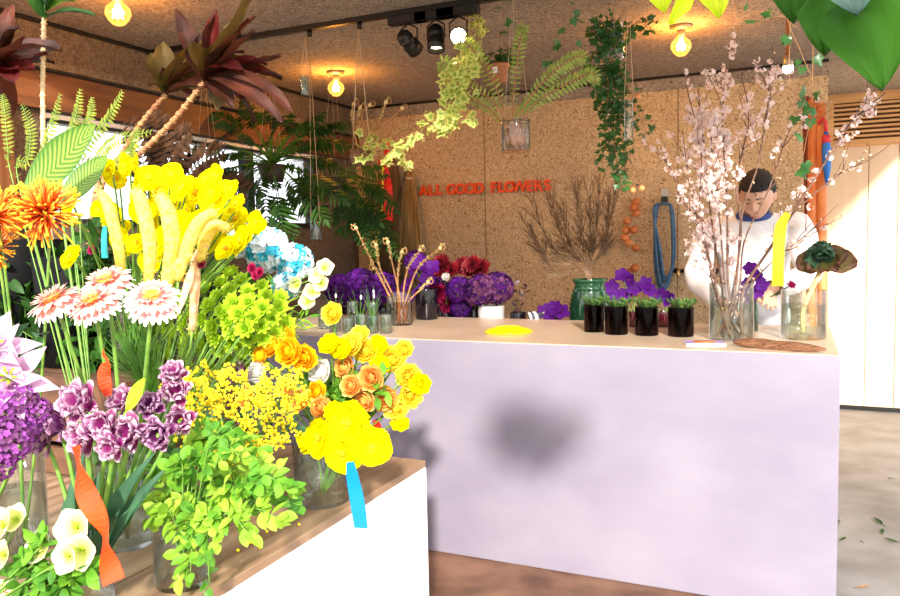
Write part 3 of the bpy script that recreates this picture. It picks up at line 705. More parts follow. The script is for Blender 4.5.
# purple orchids and red pots behind the jars
def at_table(px, Y, z=.80): return V((atY(px, 300, Y).x, Y, z))
for i, (x, r, lb) in enumerate(((632, .042, 'small dark red glass behind the second and third jar'), (660, .042, 'small dark red glass behind the third and fourth jar'))):
    c = atZ(x, 330, CH); c = V((c.x, c.y + .14, TOP)); t = thing('red_glass', lb, 'vase', c); cyl(t, 'vessel', c, r, .075, pbr('ruby', (.05, .001, .005), .08, spec=.8))
    heads = [(622, 278), (634, 292), (612, 290), (625, 298), (617, 300), (630, 283)] if i == 0 else [(650, 294), (662, 298), (645, 287), (669, 302)]
    for j, (hx, hy) in enumerate(heads):
        h = atY(hx, hy - 3, c.y + R.uniform(-.02, .02)); flower('orchid', 'purple_orchid', nth(j, len(heads), 'violet orchid bloom', 'of the %s spray behind the dark jars' % ('taller left' if i == 0 else 'lower right')), 'flower', c + V((0, 0, .02)) + V((R.uniform(-.01, .01), R.uniform(-.01, .01), 0)), h, V((R.uniform(-.5, .5), -1, R.uniform(.1, .7))), .040, 'violet orchids behind the jars', r=.002)
# orchids in green bottle right of the blossom vase
c = atZ(753, 331, CH); c = V((c.x, c.y, TOP)); t = thing('green_bottle', 'slim dark green bottle just right of the blossom vase', 'bottle', c)
MB().lathe([(0, 0), (.020, 0), (.021, .004), (.021, .10), (.016, .13), (.012, .15), (.013, .155), (.009, .155), (.010, .13), (.017, .10), (.017, .01), (0, .01)], 20, c).build('vessel', glass('bottle_green', (.20, .45, .25), .3), t)
hh = [(750, 268), (757, 276), (748, 284), (758, 292), (752, 298), (745, 292), (762, 285)]
for j, (hx, hy) in enumerate(hh):
    flower('orchid', 'purple_orchid', nth(j, len(hh), 'violet orchid', 'in the green bottle before the worker'), 'flower', c + V((0, 0, .02)), atY(hx, hy, c.y - .02 + .02 * (j % 3)), V((R.uniform(-.6, .4), -1, R.uniform(0, .6))), .034, 'violet orchids in the green bottle', r=.0018, via=c + V((0, 0, .2)))

# ornamental cabbage in a square glass
c = atZ(803, 338, CH); c = V((c.x, c.y, TOP)); glass_vase('clear glass at the right end of the counter holding the ornamental cabbage', c, .088, .20, fill=.7)
KALE = pbr('kale_green', (.012, .05, .025), .6, c2=(.05, .13, .07), scale=25, trans=.15, bump=.5)
KALEO = uvgrad('kale_outer', (.12, .11, .02), (.14, .04, .03), 3, rough=.6)
t = thing('ornamental_cabbage', 'dark green ornamental cabbage with rusty outer leaves, above the glass at the counter end', 'plant', c + V((0, 0, .02)))
h = atY(822, 256, c.y + .0)
MB().tube(smoothpath([c + V((0, 0, .02)), c + V((.0, 0, .12)), h - V((0, 0, .05))], 5), [.008, .010], 8).build('stem', TAN, t)
mb = MB()
for i in range(16):
    q = R.choice((0, 1)); a0 = c + V((.0, 0, .03 + .008 * i)); e = rv(); e.z = -abs(e.z) * .6; mb.tube([a0, a0 + e.normalized() * .05], [.0016, .0006], 4)
mb.build('root_tuft', pbr('roots', (.75, .48, .25), .7), t)
for i, (dx, dz, L_, W_, m, el) in enumerate(((-1, -.15, .10, .10, KALEO, .1), (1, -.05, .13, .10, KALEO, 0), (.9, .35, .10, .09, KALEO, .3), (-.8, .5, .09, .09, KALE, .5), (-.3, 1, .09, .10, KALE, .8), (.3, 1, .085, .10, KALE, .9), (.05, .8, .07, .08, KALE, .9), (-.9, .15, .08, .08, KALE, .2), (.5, -.3, .09, .09, KALEO, 0), (-.4, -.4, .09, .08, KALEO, 0))):
    e = V((dx, -.35, dz)); MB().petal(h + V((0, 0, -.02)), e, V((-dz * .2, -1, .3)), L_, W_, 'round', .6 if i > 2 else -.3, .4, .16, 10, 4, i, ).build('leaf', m, t)
mb = MB()
for i in range(40): e = rv().normalized(); e.y = -abs(e.y); mb.petal(h + V((0, -.01, .015)) + e * .012, e, V((0, -.3, 1)), .04, .035, 'round', 1.2, .4, .2, 5, 2, i)
mb.build('crinkled_heart', KALE, t)

# yellow plate
c = atZ(507, 333, CH); c = V((c.x, c.y + .02, TOP)); t = thing('yellow_plate', 'round bright yellow plate lying upside down on the counter', 'plate', c)
YP = pbr('plate_yellow', (.95, .66, .0), .3)
MB().lathe([(0, .010), (.065, .010), (.085, .008), (.108, .0), (.112, .003), (.112, .008), (.090, .018), (.070, .022), (0, .022)], 48, c).build('dish', YP, t)
MB().lathe([(.055, .022), (.058, .026), (.062, .026), (.065, .022)], 40, c, cap=False).build('foot_ring', YP, t)

# fiddlehead fern stems in a glass, black vase beside it
c = atZ(401, 325, CH); c = V((c.x, c.y + .01, TOP)); glass_vase('clear glass cylinder of curled brown fern stems near the black vase', c, .055, .17, fill=.7, water=glass('fern_water', (.75, .6, .45), .1))
def fiddle(label, foot, pts, Y, r=.006, group=None, fuzz=True, name='fern_crozier', mat=DRY):
    P = [foot] + [atY(x, y, Y + .02 * i) for i, (x, y) in enumerate(pts)]; e = P[-1] - P[-2]; e.normalize(); sd = V((1, 0, 0)) if e.x >= 0 else V((-1, 0, 0)); up = V((0, 0, 1)) if abs(e.z) > .2 else e
    tip = P[-1]; cr = [tip + (sd * (1 - math.cos(a)) + up * math.sin(a)) * (.022 * (1 - a / 9)) for a in (0, .8, 1.6, 2.4, 3.2, 4.2, 5.2, 6.2)]
    t = thing(name, label, 'fern', foot, group); S = smoothpath(P, 6) + cr[1:]; n = len(S)
    MB().tube(S, [r * (1 - .5 * i / n) for i in range(n)], 7).build('stem', mat, t); MB().ball(cr[-1], .011, 8, 6).build('curled_tip', TAN, t)
    if fuzz:
        mb = MB()
        for i in range(44):
            p = S[int(n * R.uniform(.45, .8))] + rv(.002); mb.ball(p + rv().normalized() * r * 1.3, .0038, 5, 4)
        mb.build('bud_fuzz', pbr('fuzz', (.50, .46, .16), .7, c2=(.55, .42, .17), scale=90), t)
fp = [[(392, 300), (372, 262), (356, 228)], [(395, 300), (380, 268), (376, 245)], [(398, 300), (398, 270), (402, 252)], [(403, 300), (408, 268), (420, 250)], [(406, 300), (418, 268), (440, 248)], [(408, 303), (420, 290), (428, 282)], [(392, 303), (382, 280), (374, 268)], [(400, 300), (392, 262), (388, 242)]]
fl = ['leftmost long brown fern stem leaning over the purple flowers', 'brown fern stem beside the yellow ribbon, curled at the top', 'upright brown fern stem in the middle of the glass', 'brown fern stem bending right with a fuzzy head', 'rightmost long brown fern stem reaching to the red flowers', 'short brown fern stem with a knobbed tip, lowest on the right', 'short brown fern stem, lowest on the left', 'tall thin brown fern stem behind the others']
for i, p in enumerate(fp): fiddle(fl[i], c + V((.03 * math.cos(i * 2.4), .03 * math.sin(i * 2.4), .012)), p, c.y, group='curled fern stems in the glass')
c = atZ(427, 319, CH); c = V((c.x, c.y, TOP)); t = thing('black_vase', 'black glossy square-shouldered vase under the violet flowers on the counter', 'vase', c); cyl(t, 'vessel', c, .062, .17, BLACKG)
VB2 = c
hy = [(408, 285), (415, 272), (421, 292), (428, 278), (411, 300), (424, 303), (402, 297), (432, 268), (418, 262)]
for i, (x, y) in enumerate(hy): flower('orchid', 'violet_bloom', nth(i, len(hy), 'violet bloom', 'massed over the black vase'), 'flower', VB2 + V((0, 0, .02)), atY(x, y, VB2.y + R.uniform(-.03, .03)), V((R.uniform(-.6, .3), -1, R.uniform(0, .8))), .052, 'violet blooms over the black vase', r=.002, via=VB2 + V((0, 0, .2)))

# small bud glasses at the left end of the counter with sprigs
gl = [(333, 332, .030, .10), (346, 334, .028, .075), (358, 335, .034, .10), (371, 333, .030, .085), (384, 333.5, .028, .09), (388, 326, .030, .15), (322, 329, .03, .09), (368, 326, .03, .12), (348, 325, .03, .12)]
gn = ['low clear bud glass with a white sprig, behind the round orange ranunculus', 'smallest clear bud glass at the counter edge', 'clear bud glass in the middle of the front row', 'clear bud glass with thin green grass in it', 'clear bud glass nearest the fern vase, front row', 'tall clear tumbler touching the fern vase', 'clear bud glass at the far left, half hidden by flowers', 'taller clear tumbler in the back row, right', 'taller clear tumbler in the back row, left']
for i, (x, y, r, h) in enumerate(gl):
    c = atZ(x, y, CH); c = V((c.x, c.y + .02 if y > 328 else c.y + .05, TOP)); glass_vase(gn[i], c, r, h, GLASSG, .5, name='bud_glass', group='small bud glasses on the counter', cat='glass')
    if i in (0, 2, 3, 7):
        t = thing('grass_sprig', ['thin green sprig in the low bud glass on the left', '', 'thin green sprig with a white tip in the middle bud glass', 'fine green grass fanning from a bud glass', '', '', '', 'thin green sprig in the taller tumbler at the back'][i], 'sprig', c + V((0, 0, .012)))
        for k in range(7):
            w = k * .9; e = V((math.cos(w) * .05, math.sin(w) * .04, .14 + .03 * (k % 3))); MB().tube(bez(c + V((0, 0, .013)), c + V((0, 0, .09)), c + V((0, 0, .012)) + e, 5), [.0018, .0007], 5).build('blade', G_MID, t)
        MB().ball(c + V((.01, 0, .175)), .006, 6, 5, (1, 1, 2)).build('seed_head', WHITE, t)

# ================================================================ behind the counter, on the work table
TT = .80
def onT(px, Y): return V((atY(px, 300, Y).x, Y, TT + .0005))
# ribbed green vase with dry branches
c = onT(590, 4.2); H1 = .365; VR = .115
def wob(w, i): return 1
prof = [(0, 0), (.07, 0)]
for i in range(27):
    z = .004 + i * (H1 - .06) / 26; s = z / H1; rr = .075 + (.118 - .075) * math.sin(PI * min(1, s * .9 + .12)) ** .9; rr = max(rr, .07); prof.append((rr + (.004 if i % 2 else -.002), z))
prof += [(.088, H1 - .05), (.085, H1 - .03), (.094, H1 - .012), (.102, H1), (.096, H1), (.080, H1 - .03), (.075, H1 - .1), (.06, .02), (0, .02)]
t = thing('ribbed_vase', 'big dark green ribbed glazed vase of dry twigs behind the counter', 'vase', c); MB().lathe(prof, 40, c).build('vessel', pbr('green_glaze', (.006, .045, .018), .08, c2=(.012, .08, .03), scale=5, spec=.9), t)
GV = c + V((0, 0, .03)); TW2 = pbr('dry_twig', (.12, .07, .035), .8, c2=(.26, .16, .09), scale=30)
def brush(label, foot, px, py, Y, n, l, name='dry_branch', group=None, sp=.35, mat=TW2, r=.004, z0=H1):
    tip = atY(px, py, Y); t = thing(name, label, 'branch', foot, group); S = smoothpath([foot, foot + V((0, 0, z0 * .9)) + (tip - foot) * .06, foot.lerp(tip, .6) + V((0, 0, .03)), tip], 6); MB().tube(S, [r, .0012], 6).build('bough', mat, t)
    mb = MB(); m = len(S) - 1
    for i in range(n):
        k = int(m * R.uniform(.42, .98)); e = ((S[min(m, k + 1)] - S[k]).normalized() + rv(sp)).normalized(); q = S[k] + e * l * R.uniform(.4, 1); mb.tube([S[k], S[k].lerp(q, .5) + rv(.008), q], [.0024, .0011], 4)
        for j in range(4): e2 = (e + rv(.6)).normalized(); a0 = S[k].lerp(q, R.uniform(.3, .9)); mb.tube([a0, a0 + e2 * l * .35], [.0015, .0008], 3)
    mb.build('twig_spray', mat, t); return t
for i, (x, y, n) in enumerate(((520, 215, 26), (548, 190, 30), (575, 180, 30), (600, 175, 30), (618, 178, 26), (536, 240, 22), (530, 200, 22), (560, 205, 30), (610, 200, 30), (590, 190, 26))):
    brush(nth(i, 10, 'fine dry twig bundle', 'fanning out of the ribbed green vase'), GV, x, y, 4.25 + .06 * (i % 4), n, .17, group='dry twigs in the ribbed vase')
# dark vases of red and purple flowers
def darkvase(px, Y, r, h, label, mat=BLACKG, name='dark_vase'):
    c = onT(px, Y); t = thing(name, label, 'vase', c); cyl(t, 'vessel', c, r, h, mat); return c + V((0, 0, .02))
f1 = darkvase(445, 4.12, .07, .20, 'black vase of dark red dahlias behind the counter, left'); f2 = darkvase(474, 4.16, .07, .20, 'black vase of red dahlias behind the counter, beside the white pot')
f0 = darkvase(352, 4.10, .08, .20, 'dark vase of purple hydrangea behind the bud glasses'); f00 = darkvase(384, 4.14, .08, .20, 'dark vase of purple hydrangea behind the fern stems')
f3 = darkvase(491, 4.06, .075, .22, 'white tapered pot of plum hydrangea behind the counter', pbr('white_pot', (.85, .83, .80), .4), 'white_pot')
f4 = darkvase(552, 4.12, .05, .15, 'small low vase of violet orchids near the ribbed vase')
f5 = darkvase(518, 4.10, .045, .18, 'small dark vase of nearly black leaves behind the counter')
for i, (x, y, s, k, f, lb) in enumerate(((442, 266, .075, 'dahlia', f1, 'dark red dahlia, left of the round red trio'), (451, 270, .055, 'dahlia', f1, 'dark red dahlia pressed behind the left one'), (463, 266, .062, 'dahlia', f2, 'left red dahlia of the round trio against the wall'), (473, 264, .055, 'dahlia', f2, 'top red dahlia of the round trio'), (471, 268, .064, 'dahlia', f2, 'front red dahlia of the round trio'), (482, 268, .06, 'dahlia', f2, 'right red dahlia of the round trio'), (437, 293, .072, 'dahlia_pink', f1, 'large crimson pink dahlia low among the violet flowers'), (448, 305, .058, 'dahlia_pink', f1, 'lowest crimson dahlia, just above the counter edge'), (428, 268, .04, 'dahlia', f1, 'small dark red dahlia behind the violet flowers'))):
    flower(k, 'red_dahlia', lb, 'flower', f, atY(x, y, 4.02 + .05 * (i % 3)), V((R.uniform(-.3, .2), -1, .35)), s, 'red dahlias behind the counter', r=.003)
for i, (x, y, s, k, f, lb) in enumerate(((480, 290, .10, 'hyd_plum', f3, 'left dome of the plum hydrangea in the white pot'), (497, 288, .10, 'hyd_plum', f3, 'right dome of the plum hydrangea in the white pot'), (459, 290, .08, 'hyd_purple', f2, 'purple hydrangea between the red dahlias'), (461, 308, .065, 'hyd_purple', f2, 'low purple hydrangea beside the lowest crimson dahlia'), (340, 290, .10, 'hyd_purple', f0, 'leftmost dark purple hydrangea behind the bud glasses'), (360, 284, .10, 'hyd_purple', f0, 'dark purple hydrangea in the middle behind the bud glasses'), (383, 288, .10, 'hyd_purple', f00, 'dark purple hydrangea behind the fern stems'), (372, 300, .08, 'hyd_purple', f00, 'lowest dark purple hydrangea behind the fern glass'), (416, 262, .07, 'hyd_purple', f1, 'purple hydrangea above the black vase'), (437, 280, .06, 'hyd_purple', f1, 'small purple hydrangea under the left red dahlia'))):
    flower(k, 'hydrangea', lb, 'flower', f, atY(x, y, 4.0 + .05 * (i % 2)), V((R.uniform(-.2, .2), -.8, .6)), s, 'hydrangeas behind the counter', r=.004)
t = thing('white_rosebud', '', 'flower', f1); bpy.data.objects.remove(t)
flower('ran_white', 'white_ranunculus', 'small white ranunculus between the violet and red flowers', 'flower', f1, atY(446, 277, 3.97), (0, -1, .3), .03)
for i, (x, y) in enumerate(((545, 316), (555, 312), (562, 316), (552, 318))): flower('orchid', 'violet_orchid', nth(i, 4, 'violet orchid', 'lying low beside the ribbed vase'), 'flower', f4, atY(x, y - 4, 4.06), V((R.uniform(-.4, .4), -1, .4)), .05, 'low violet orchids', r=.002)
BLKL = pbr('leaf_blackish', (.03, .012, .02), .4, c2=(.10, .05, .06), scale=15)
t = thing('dark_foliage', 'sprig of nearly black leaves right of the plum hydrangea', 'foliage', f5)
for k in range(4):
    e = atY(508 + 6 * k, 274 + 7 * abs(k - 1), 4.08); S = bez(f5, f5 + V((0, 0, .2)), e, 8); s = MB().tube(S, [.0025, .001], 5).build('twig', TWIG, t)
    for j in range(6): MB().petal(S[8 - j] if j < 6 else S[3], rv() + V((0, -.3, .2)), rv(), .045, .026, 'oval', .4, .3, 0, 4, 1).build('leaf', BLKL, t)
# striped paper bag
c = onT(533, 4.0); c.y = 4.03
STR = None
m_, nt_, out_ = nodes('striped_paper'); tcx = N(nt_, 'ShaderNodeTexCoord'); wv = N(nt_, 'ShaderNodeTexWave'); wv.inputs['Scale'].default_value = 9; wv.inputs['Distortion'].default_value = 1.5
nt_.links.new(tcx.outputs['Object'], wv.inputs[0]); rr_ = ramp(nt_, [(.45, (.07, .08, .10)), (.55, (.85, .83, .80))]); nt_.links.new(wv.outputs['Fac'], rr_.inputs[0]); pp_ = N(nt_, 'ShaderNodeBsdfPrincipled'); nt_.links.new(rr_.outputs[0], pp_.inputs['Base Color']); nt_.links.new(pp_.outputs[0], out_.inputs[0])
t = thing('gift_bag', 'crumpled white and dark striped cloth bag beside the plum hydrangea', 'bag', c)
MB().lathe([(0, 0), (.06, 0), (.075, .04), (.065, .09), (.03, .14), (.028, .15), (.05, .19), (.045, .19), (.022, .15), (0, .14)], 20, c, wob=lambda w, i: 1 + .12 * math.sin(5 * w + i)).build('bag_body', m_, t)
MB().tube([c + V((.031 * math.cos(a), .031 * math.sin(a), .147)) for a in [k * PI / 6 for k in range(13)]], .005, 6).build('tie', TAN, t)

# ================================================================ on the back wall
# gourd string
t = thing('bead_string', 'string of round orange brown dried fruits hanging on the back wall', 'garland', atY(635, 188, YB - .05))
top = atY(637, 186, YB - .05); MB().tube([top, atY(634, 240, YB - .05), atY(635, 272, YB - .05)], .003, 5).build('cord', STRING, t)
OR = pbr('dried_fruit', (.50, .14, .03), .4, c2=(.80, .34, .12), scale=9)
for i, (x, y) in enumerate(((636, 202), (634, 208), (636, 213), (627, 221), (626, 230), (634, 230), (625, 238), (629, 243), (636, 248), (635, 268), (629, 272))):
    q = atY(x, y, YB - .06 - .02 * (i % 2)); MB().ball(q, .031, 14, 10, (1, 1, .9)).build('fruit', OR, t)
MB().tube([top + V((0, .05, .01)), top + V((0, 0, .01)), top], .004, 6).build('nail', BLK, t)
# hose coil
h0 = atY(664, 205, YB - .05); HB = pbr('hose_blue', (.03, .10, .22), .4, c2=(.06, .18, .34), scale=30)
t = thing('garden_hose', 'blue hose hung in long loops from a bracket on the back wall', 'hose', h0)
MB().box(h0 + V((0, .03, .03)), (.04, .05, .05), bev=.004).build('bracket', BLK, t, False); MB().box(h0 + V((0, .045, .085)), (.05, .008, .045)).build('wall_plate', pbr('grey_plate', (.5, .5, .5), .4), t, False)
for k in range(6):
    lx = -.050 + .022 * k; b0 = atY(664, 292 - 3 * k, YB - .05); L0 = (h0.z - b0.z)
    pts = [h0 + V((0, -.004 * k, .015)), h0 + V((-.045 - .004 * k, -.01 * (k % 3), -.03)), V((h0.x - .062 + .008 * k, h0.y - .01 * (k % 3), h0.z - L0 * .6)), V((h0.x - .02 + .006 * k, h0.y - .012 * (k % 3), h0.z - L0)), V((h0.x + .05 + .004 * k, h0.y - .01 * (k % 3), h0.z - L0 * .75)), h0 + V((.045 + .003 * k, -.01 * (k % 3), -.04)), h0 + V((0, -.004 * k, .015))]
    MB().tube(smoothpath(pts, 7), .0085, 8).build('hose_loop', HB, t)
MB().tube([V((h0.x - .065, h0.y - .02, h0.z - .52)), V((h0.x - .065, h0.y - .02, h0.z - .62))], [.014, .011], 10).build('brass_nozzle', pbr('brass', (.7, .5, .2), .3, metal=.8), t)
# pipe rail
a, b_ = atY(676, 271, YB - .03), atY(716, 271, YB - .03); t = thing('water_pipe', 'short black pipe with a tap fixed to the back wall beside the hose', 'pipe', a)
MB().tube([a, b_], .012, 10).build('pipe', BLK, t); MB().tube([a + V((.02, .03, 0)), a + V((.02, -.04, 0)), a + V((.02, -.045, -.04))], .010, 8).build('tap', pbr('brass', (.7, .5, .2), .3), t)
for q in (a, b_): MB().tube([q + V((0, .03, 0)), q + V((0, -.004, 0))], .018, 10).build('clip', BLK, t)
# hanging dried grass bundles
WHEAT = pbr('dry_grass', (.34, .21, .07), .8, c2=(.66, .46, .20), scale=40, stretch=(1, 1, .1))
WHEATD = pbr('dry_grass_dark', (.16, .09, .04), .8, c2=(.40, .26, .13), scale=40, stretch=(1, 1, .1))
for i, (x, y0, y1, sp, lb, m) in enumerate(((392, 158, 300, .17, 'dark sheaf of dry grass hanging on the wall behind the red ribbon', WHEATD), (409, 172, 300, .15, 'pale sheaf of dry grass hanging left of the sign letters', WHEAT), (381, 165, 290, .07, 'brown sheaf of dry grass nearest the wall corner', WHEATD))):
    top = atY(x, y0, YB - .08); bot = atY(x, y1, YB - .08); t = thing('grass_sheaf', lb, 'dried grass', top, 'dried grass sheaves on the wall')
    for s in range(6):
        mb = MB()
        for k in range(40):
            w = R.uniform(0, 6.28); q = R.random() ** .5; e = V((math.cos(w) * q * sp, math.sin(w) * q * .05, 0)); mb.tube([top + e * .25 + V((0, 0, R.uniform(-.02, .02))), top.lerp(bot, .5) + e * .75 + rv(.006), bot + e + V((0, 0, R.uniform(0, .25)))], [.0016, .0022], 3)
        mb.build('stalk_bundle', m, t)
    MB().lathe([(.025, -.012), (.033, -.008), (.033, .008), (.025, .012)], 16, top + V((0, 0, -.05)), cap=False).build('binding', STRING, t)
    MB().tube([top + V((0, .075, .02)), top + V((0, 0, .02)), top + V((0, 0, -.05))], .003, 5).build('hook', BLK, t)
def ribbon(label, pts, w, mat, Y=None, name='ribbon', flat=V((0, -1, 0)), tw=.6, group=None):
    P = smoothpath(pts, 5); mb = MB(); vs = []
    n = len(P)
    for i, p in enumerate(P):
        tg = (P[min(i + 1, n - 1)] - P[max(i - 1, 0)]).normalized(); a = tw * math.sin(i * .45); nn = Quaternion(tg, a) @ flat; x = tg.cross(nn).normalized(); ww = w * (.55 + .45 * min(1, i / (n * .25)))
        nz = x.cross(tg) * .0009
        vs += [p - x * ww / 2 + nz, p + x * ww / 2 + nz, p + x * ww / 2 - nz, p - x * ww / 2 - nz]
    fs = []
    for i in range(n - 1):
        for j in range(4): fs.append((i * 4 + j, i * 4 + (j + 1) % 4, i * 4 + 4 + (j + 1) % 4, i * 4 + 4 + j))
    fs += [(3, 2, 1, 0), (n * 4 - 4, n * 4 - 3, n * 4 - 2, n * 4 - 1)]; mb.add(vs, fs); o = mb.build(name, mat, None, False); return tag(o, label, 'ribbon', group)
RR = pbr('ribbon_red', (.80, .02, .008), .45, trans=.15); RO = pbr('ribbon_orange', (.90, .055, .003), .6, c2=(.97, .085, .006), scale=20, trans=.25); RB = pbr('ribbon_blue', (.0, .28, .70), .5, trans=.25); RYL = pbr('ribbon_yellow', (.95, .72, .0), .5, trans=.25); RT = pbr('ribbon_teal', (.01, .28, .30), .5)
ribbon('wide red ribbon hanging from the dried bundle on the wall', [atY(387, 140, 4.9), atY(386, 170, 4.9), atY(388, 195, 4.9), atY(389, 222, 4.9)], .07, RR)
ribbon('narrow red ribbon behind the wide one, hanging lower', [atY(379, 160, 4.95), atY(380, 190, 4.95), atY(378, 225, 4.95), atY(377, 258, 4.95)], .025, RR)
ribbon('narrow yellow ribbon hanging beside the red ones down to the fern stems', [atY(383, 165, 4.85), atY(382, 200, 4.85), atY(378, 230, 4.85), atY(377, 262, 4.85)], .03, RYL)
# poles at the end of the back wall
PO = pbr('pole_orange', (.62, .16, .04), .5, c2=(.78, .30, .10), scale=6, stretch=(4, 4, 1))
for i, (x0, y0, x1, y1, r, lb, m, nm_, Y) in enumerate(((806, 98, 809, 236, .022, 'dark red wooden pole leaning by the end of the back wall, leftmost', pbr('pole_dark', (.22, .05, .03), .5), 'wooden_pole', 5.1), (813, 100, 812, 236, .026, 'middle orange wooden pole at the end of the back wall', PO, 'wooden_pole', 5.0), (821, 105, 822, 240, .028, 'rightmost orange wooden pole beside the bright door', PO, 'wooden_pole', 5.0))):
    a, e = atY(x0, y0, Y), atY(x1, y1, Y); t = thing(nm_, lb, 'pole', (e + (e - a) * (e.z / (a.z - e.z))).to_tuple(), 'wooden poles'); ft = V(t.location); MB().tube([ft, a], r, 14).build('shaft', m, t); MB().ball(a, r, 12, 8, (1, 1, .5)).build('end_cap', m, t)
a = atY(826, 132, 4.95); e = atY(827, 168, 4.95); t = thing('umbrella', 'folded blue and red umbrella hanging beside the orange poles', 'umbrella', a)
MB().tube([a, a.lerp(e, .5), e, e - V((0, 0, .1))], [.012, .026, .022, .006], 12).build('furled_canopy', pbr('umb_blue', (.01, .16, .55), .5), t); MB().tube([a + V((0, 0, .0)), a + V((0, 0, .05)), a + V((-.02, 0, .08)), a + V((-.04, 0, .05))], .010, 10).build('handle', pbr('umb_red', (.6, .02, .03), .4), t)
MB().box(a.lerp(e, .2), (.045, .045, .05), bev=.008).build('strap', pbr('umb_red', (.6, .02, .03), .4), t)

# ================================================================ hanging plants
def hang_cord(t, top, ends, r=.0014, mat=STRING):
    mb = MB()
    for e in ends: mb.tube([top, e], r, 4)
    return mb.build('cord', mat, t)
def ceil_over(p): return V((p.x, p.y, ZC))
# glass of upright fern fronds under the track
c = atY(516, 152, 3.10); rH = .062; hH = .135
t = thing('hanging_vase', 'clear glass cylinder hung on thin wires below the spotlights, full of brown roots', 'vase', c)
cyl(t, 'vessel', c, rH, hH, GLASS)
mb = MB()
for i in range(46):
    w = R.uniform(0, 6.28); q = R.uniform(0, .045); a = c + V((q * math.cos(w), q * math.sin(w), .015)); mb.tube([a, a + V((R.uniform(-.012, .012), R.uniform(-.012, .012), .05)), a + V((R.uniform(-.01, .01), R.uniform(-.01, .01), R.uniform(.07, .12)))], .0028, 4)
mb.ball(c + V((0, 0, .045)), .045, 12, 8, (1, 1, .75)); mb.build('root_mass', pbr('root_brown', (.10, .035, .012), .7, c2=(.22, .08, .03), scale=50), t)
top = ceil_over(c); hang_cord(t, V((c.x, c.y, ZC)), [c + V((rH * math.cos(w), rH * math.sin(w), hH)) for w in (0, 2.1, 4.2)], .0009)
MB().tube([c + V((rH * math.cos(a), rH * math.sin(a), hH - .01)) for a in [k * PI / 8 for k in range(17)]], .0016, 5).build('wire_ring', BLK, t)
FERN = pbr('fern_leaf', (.20, .30, .05), .5, c2=(.42, .50, .12), scale=30, trans=.35)
FD = [('hooked fern frond bending left under the glowing spotlight', [(505, 122), (492, 100), (470, 88), (452, 72), (443, 62), (441, 74)], .045),
      ('fern frond arching up left into the glare of the spotlight', [(508, 122), (500, 98), (487, 72), (474, 52), (462, 40), (457, 48)], .045),
      ('upright fern frond rising straight above the hanging glass', [(513, 122), (514, 95), (517, 65), (520, 40), (523, 27), (517, 32)], .040),
      ('upper right fern frond arching over with a curled tip', [(519, 122), (527, 102), (545, 80), (563, 64), (580, 56), (583, 64)], .05),
      ('lower right fern frond drooping at its curled tip', [(521, 122), (532, 106), (552, 92), (575, 80), (592, 73), (596, 84)], .05),
      ('short fern frond between the upright and the right fronds', [(515, 122), (523, 108), (533, 100), (541, 97)], .035),
      ('long fern frond low on the left over the ivy', [(503, 124), (488, 108), (468, 98), (455, 92)], .03)]
for i, (lb, pts, pl) in enumerate(FD):
    P = [c + V((.01 * (i - 3), 0, .05))] + [atY(x, y, 3.10 + (.02 * (i - 3)) * k / 3) for k, (x, y) in enumerate(pts)]
    tt = thing('fern_frond', lb, 'fern', P[0], 'fern fronds in the hanging glass'); fern_frond(tt, P, FERN, pl, 26, name='rachis', stem=DRY)
# pot of ivy behind it
c = atY(499, 82, 3.75); t = thing('hanging_pot', 'small terracotta pot of ivy with a white tag, hung behind the fern fronds', 'pot', c)
MB().lathe([(0, 0), (.038, 0), (.052, .07), (.058, .07), (.058, .088), (.050, .088), (.045, .06), (0, .055)], 24, c).build('pot', pbr('terracotta', (.42, .17, .08), .7), t)
MB().box(c + V((0, -.058, .05)), (.028, .002, .03)).build('tag', WHT, t, False); hang_cord(t, V((c.x, c.y, ZC)), [c + V((.05 * math.cos(w), .05 * math.sin(w), .085)) for w in (0, 2.1, 4.2)])
iv = thing('potted_ivy', 'dark bushy ivy filling the small hanging terracotta pot', 'ivy', c + V((0, 0, .06)))
for i in range(6): e = V((R.uniform(-.10, .10), R.uniform(-.05, .05), R.uniform(.02, .10))); ivy_strand(iv, [c + V((0, 0, .06)), c + V((0, 0, .10)) + e * .5, c + V((0, 0, .09)) + e], 14, .034, IVY if i % 3 else G_MID, spread=.03)
# variegated ivy
VI = [('thick trail of variegated ivy glowing under the lit spotlight', [(462, 62), (452, 70), (450, 90), (452, 115), (440, 130)], 70, 3.0), ('trail of variegated ivy falling left over the wall above the sign', [(458, 64), (456, 88), (446, 112), (428, 125), (404, 138), (392, 150)], 64, 3.02), ('short trail of variegated ivy hanging straight below the fern', [(470, 66), (470, 88), (466, 112), (474, 120)], 22, 3.04), ('inner trail of variegated ivy close to the hooked frond', [(470, 62), (462, 78), (448, 100), (446, 128)], 56, 2.98)]
for lb, pts, n, Y in VI:
    P = [atY(x, y, Y) for x, y in pts]; P = [V((P[0].x - .05, P[0].y + .25, ZC - .03)), P[0] + V((-.04, .15, .05))] + P; t = thing('variegated_ivy', lb, 'ivy', P[0], 'trails of variegated ivy'); ivy_strand(t, P, int(n * 1.35), .036, VARIEG, spread=.028)
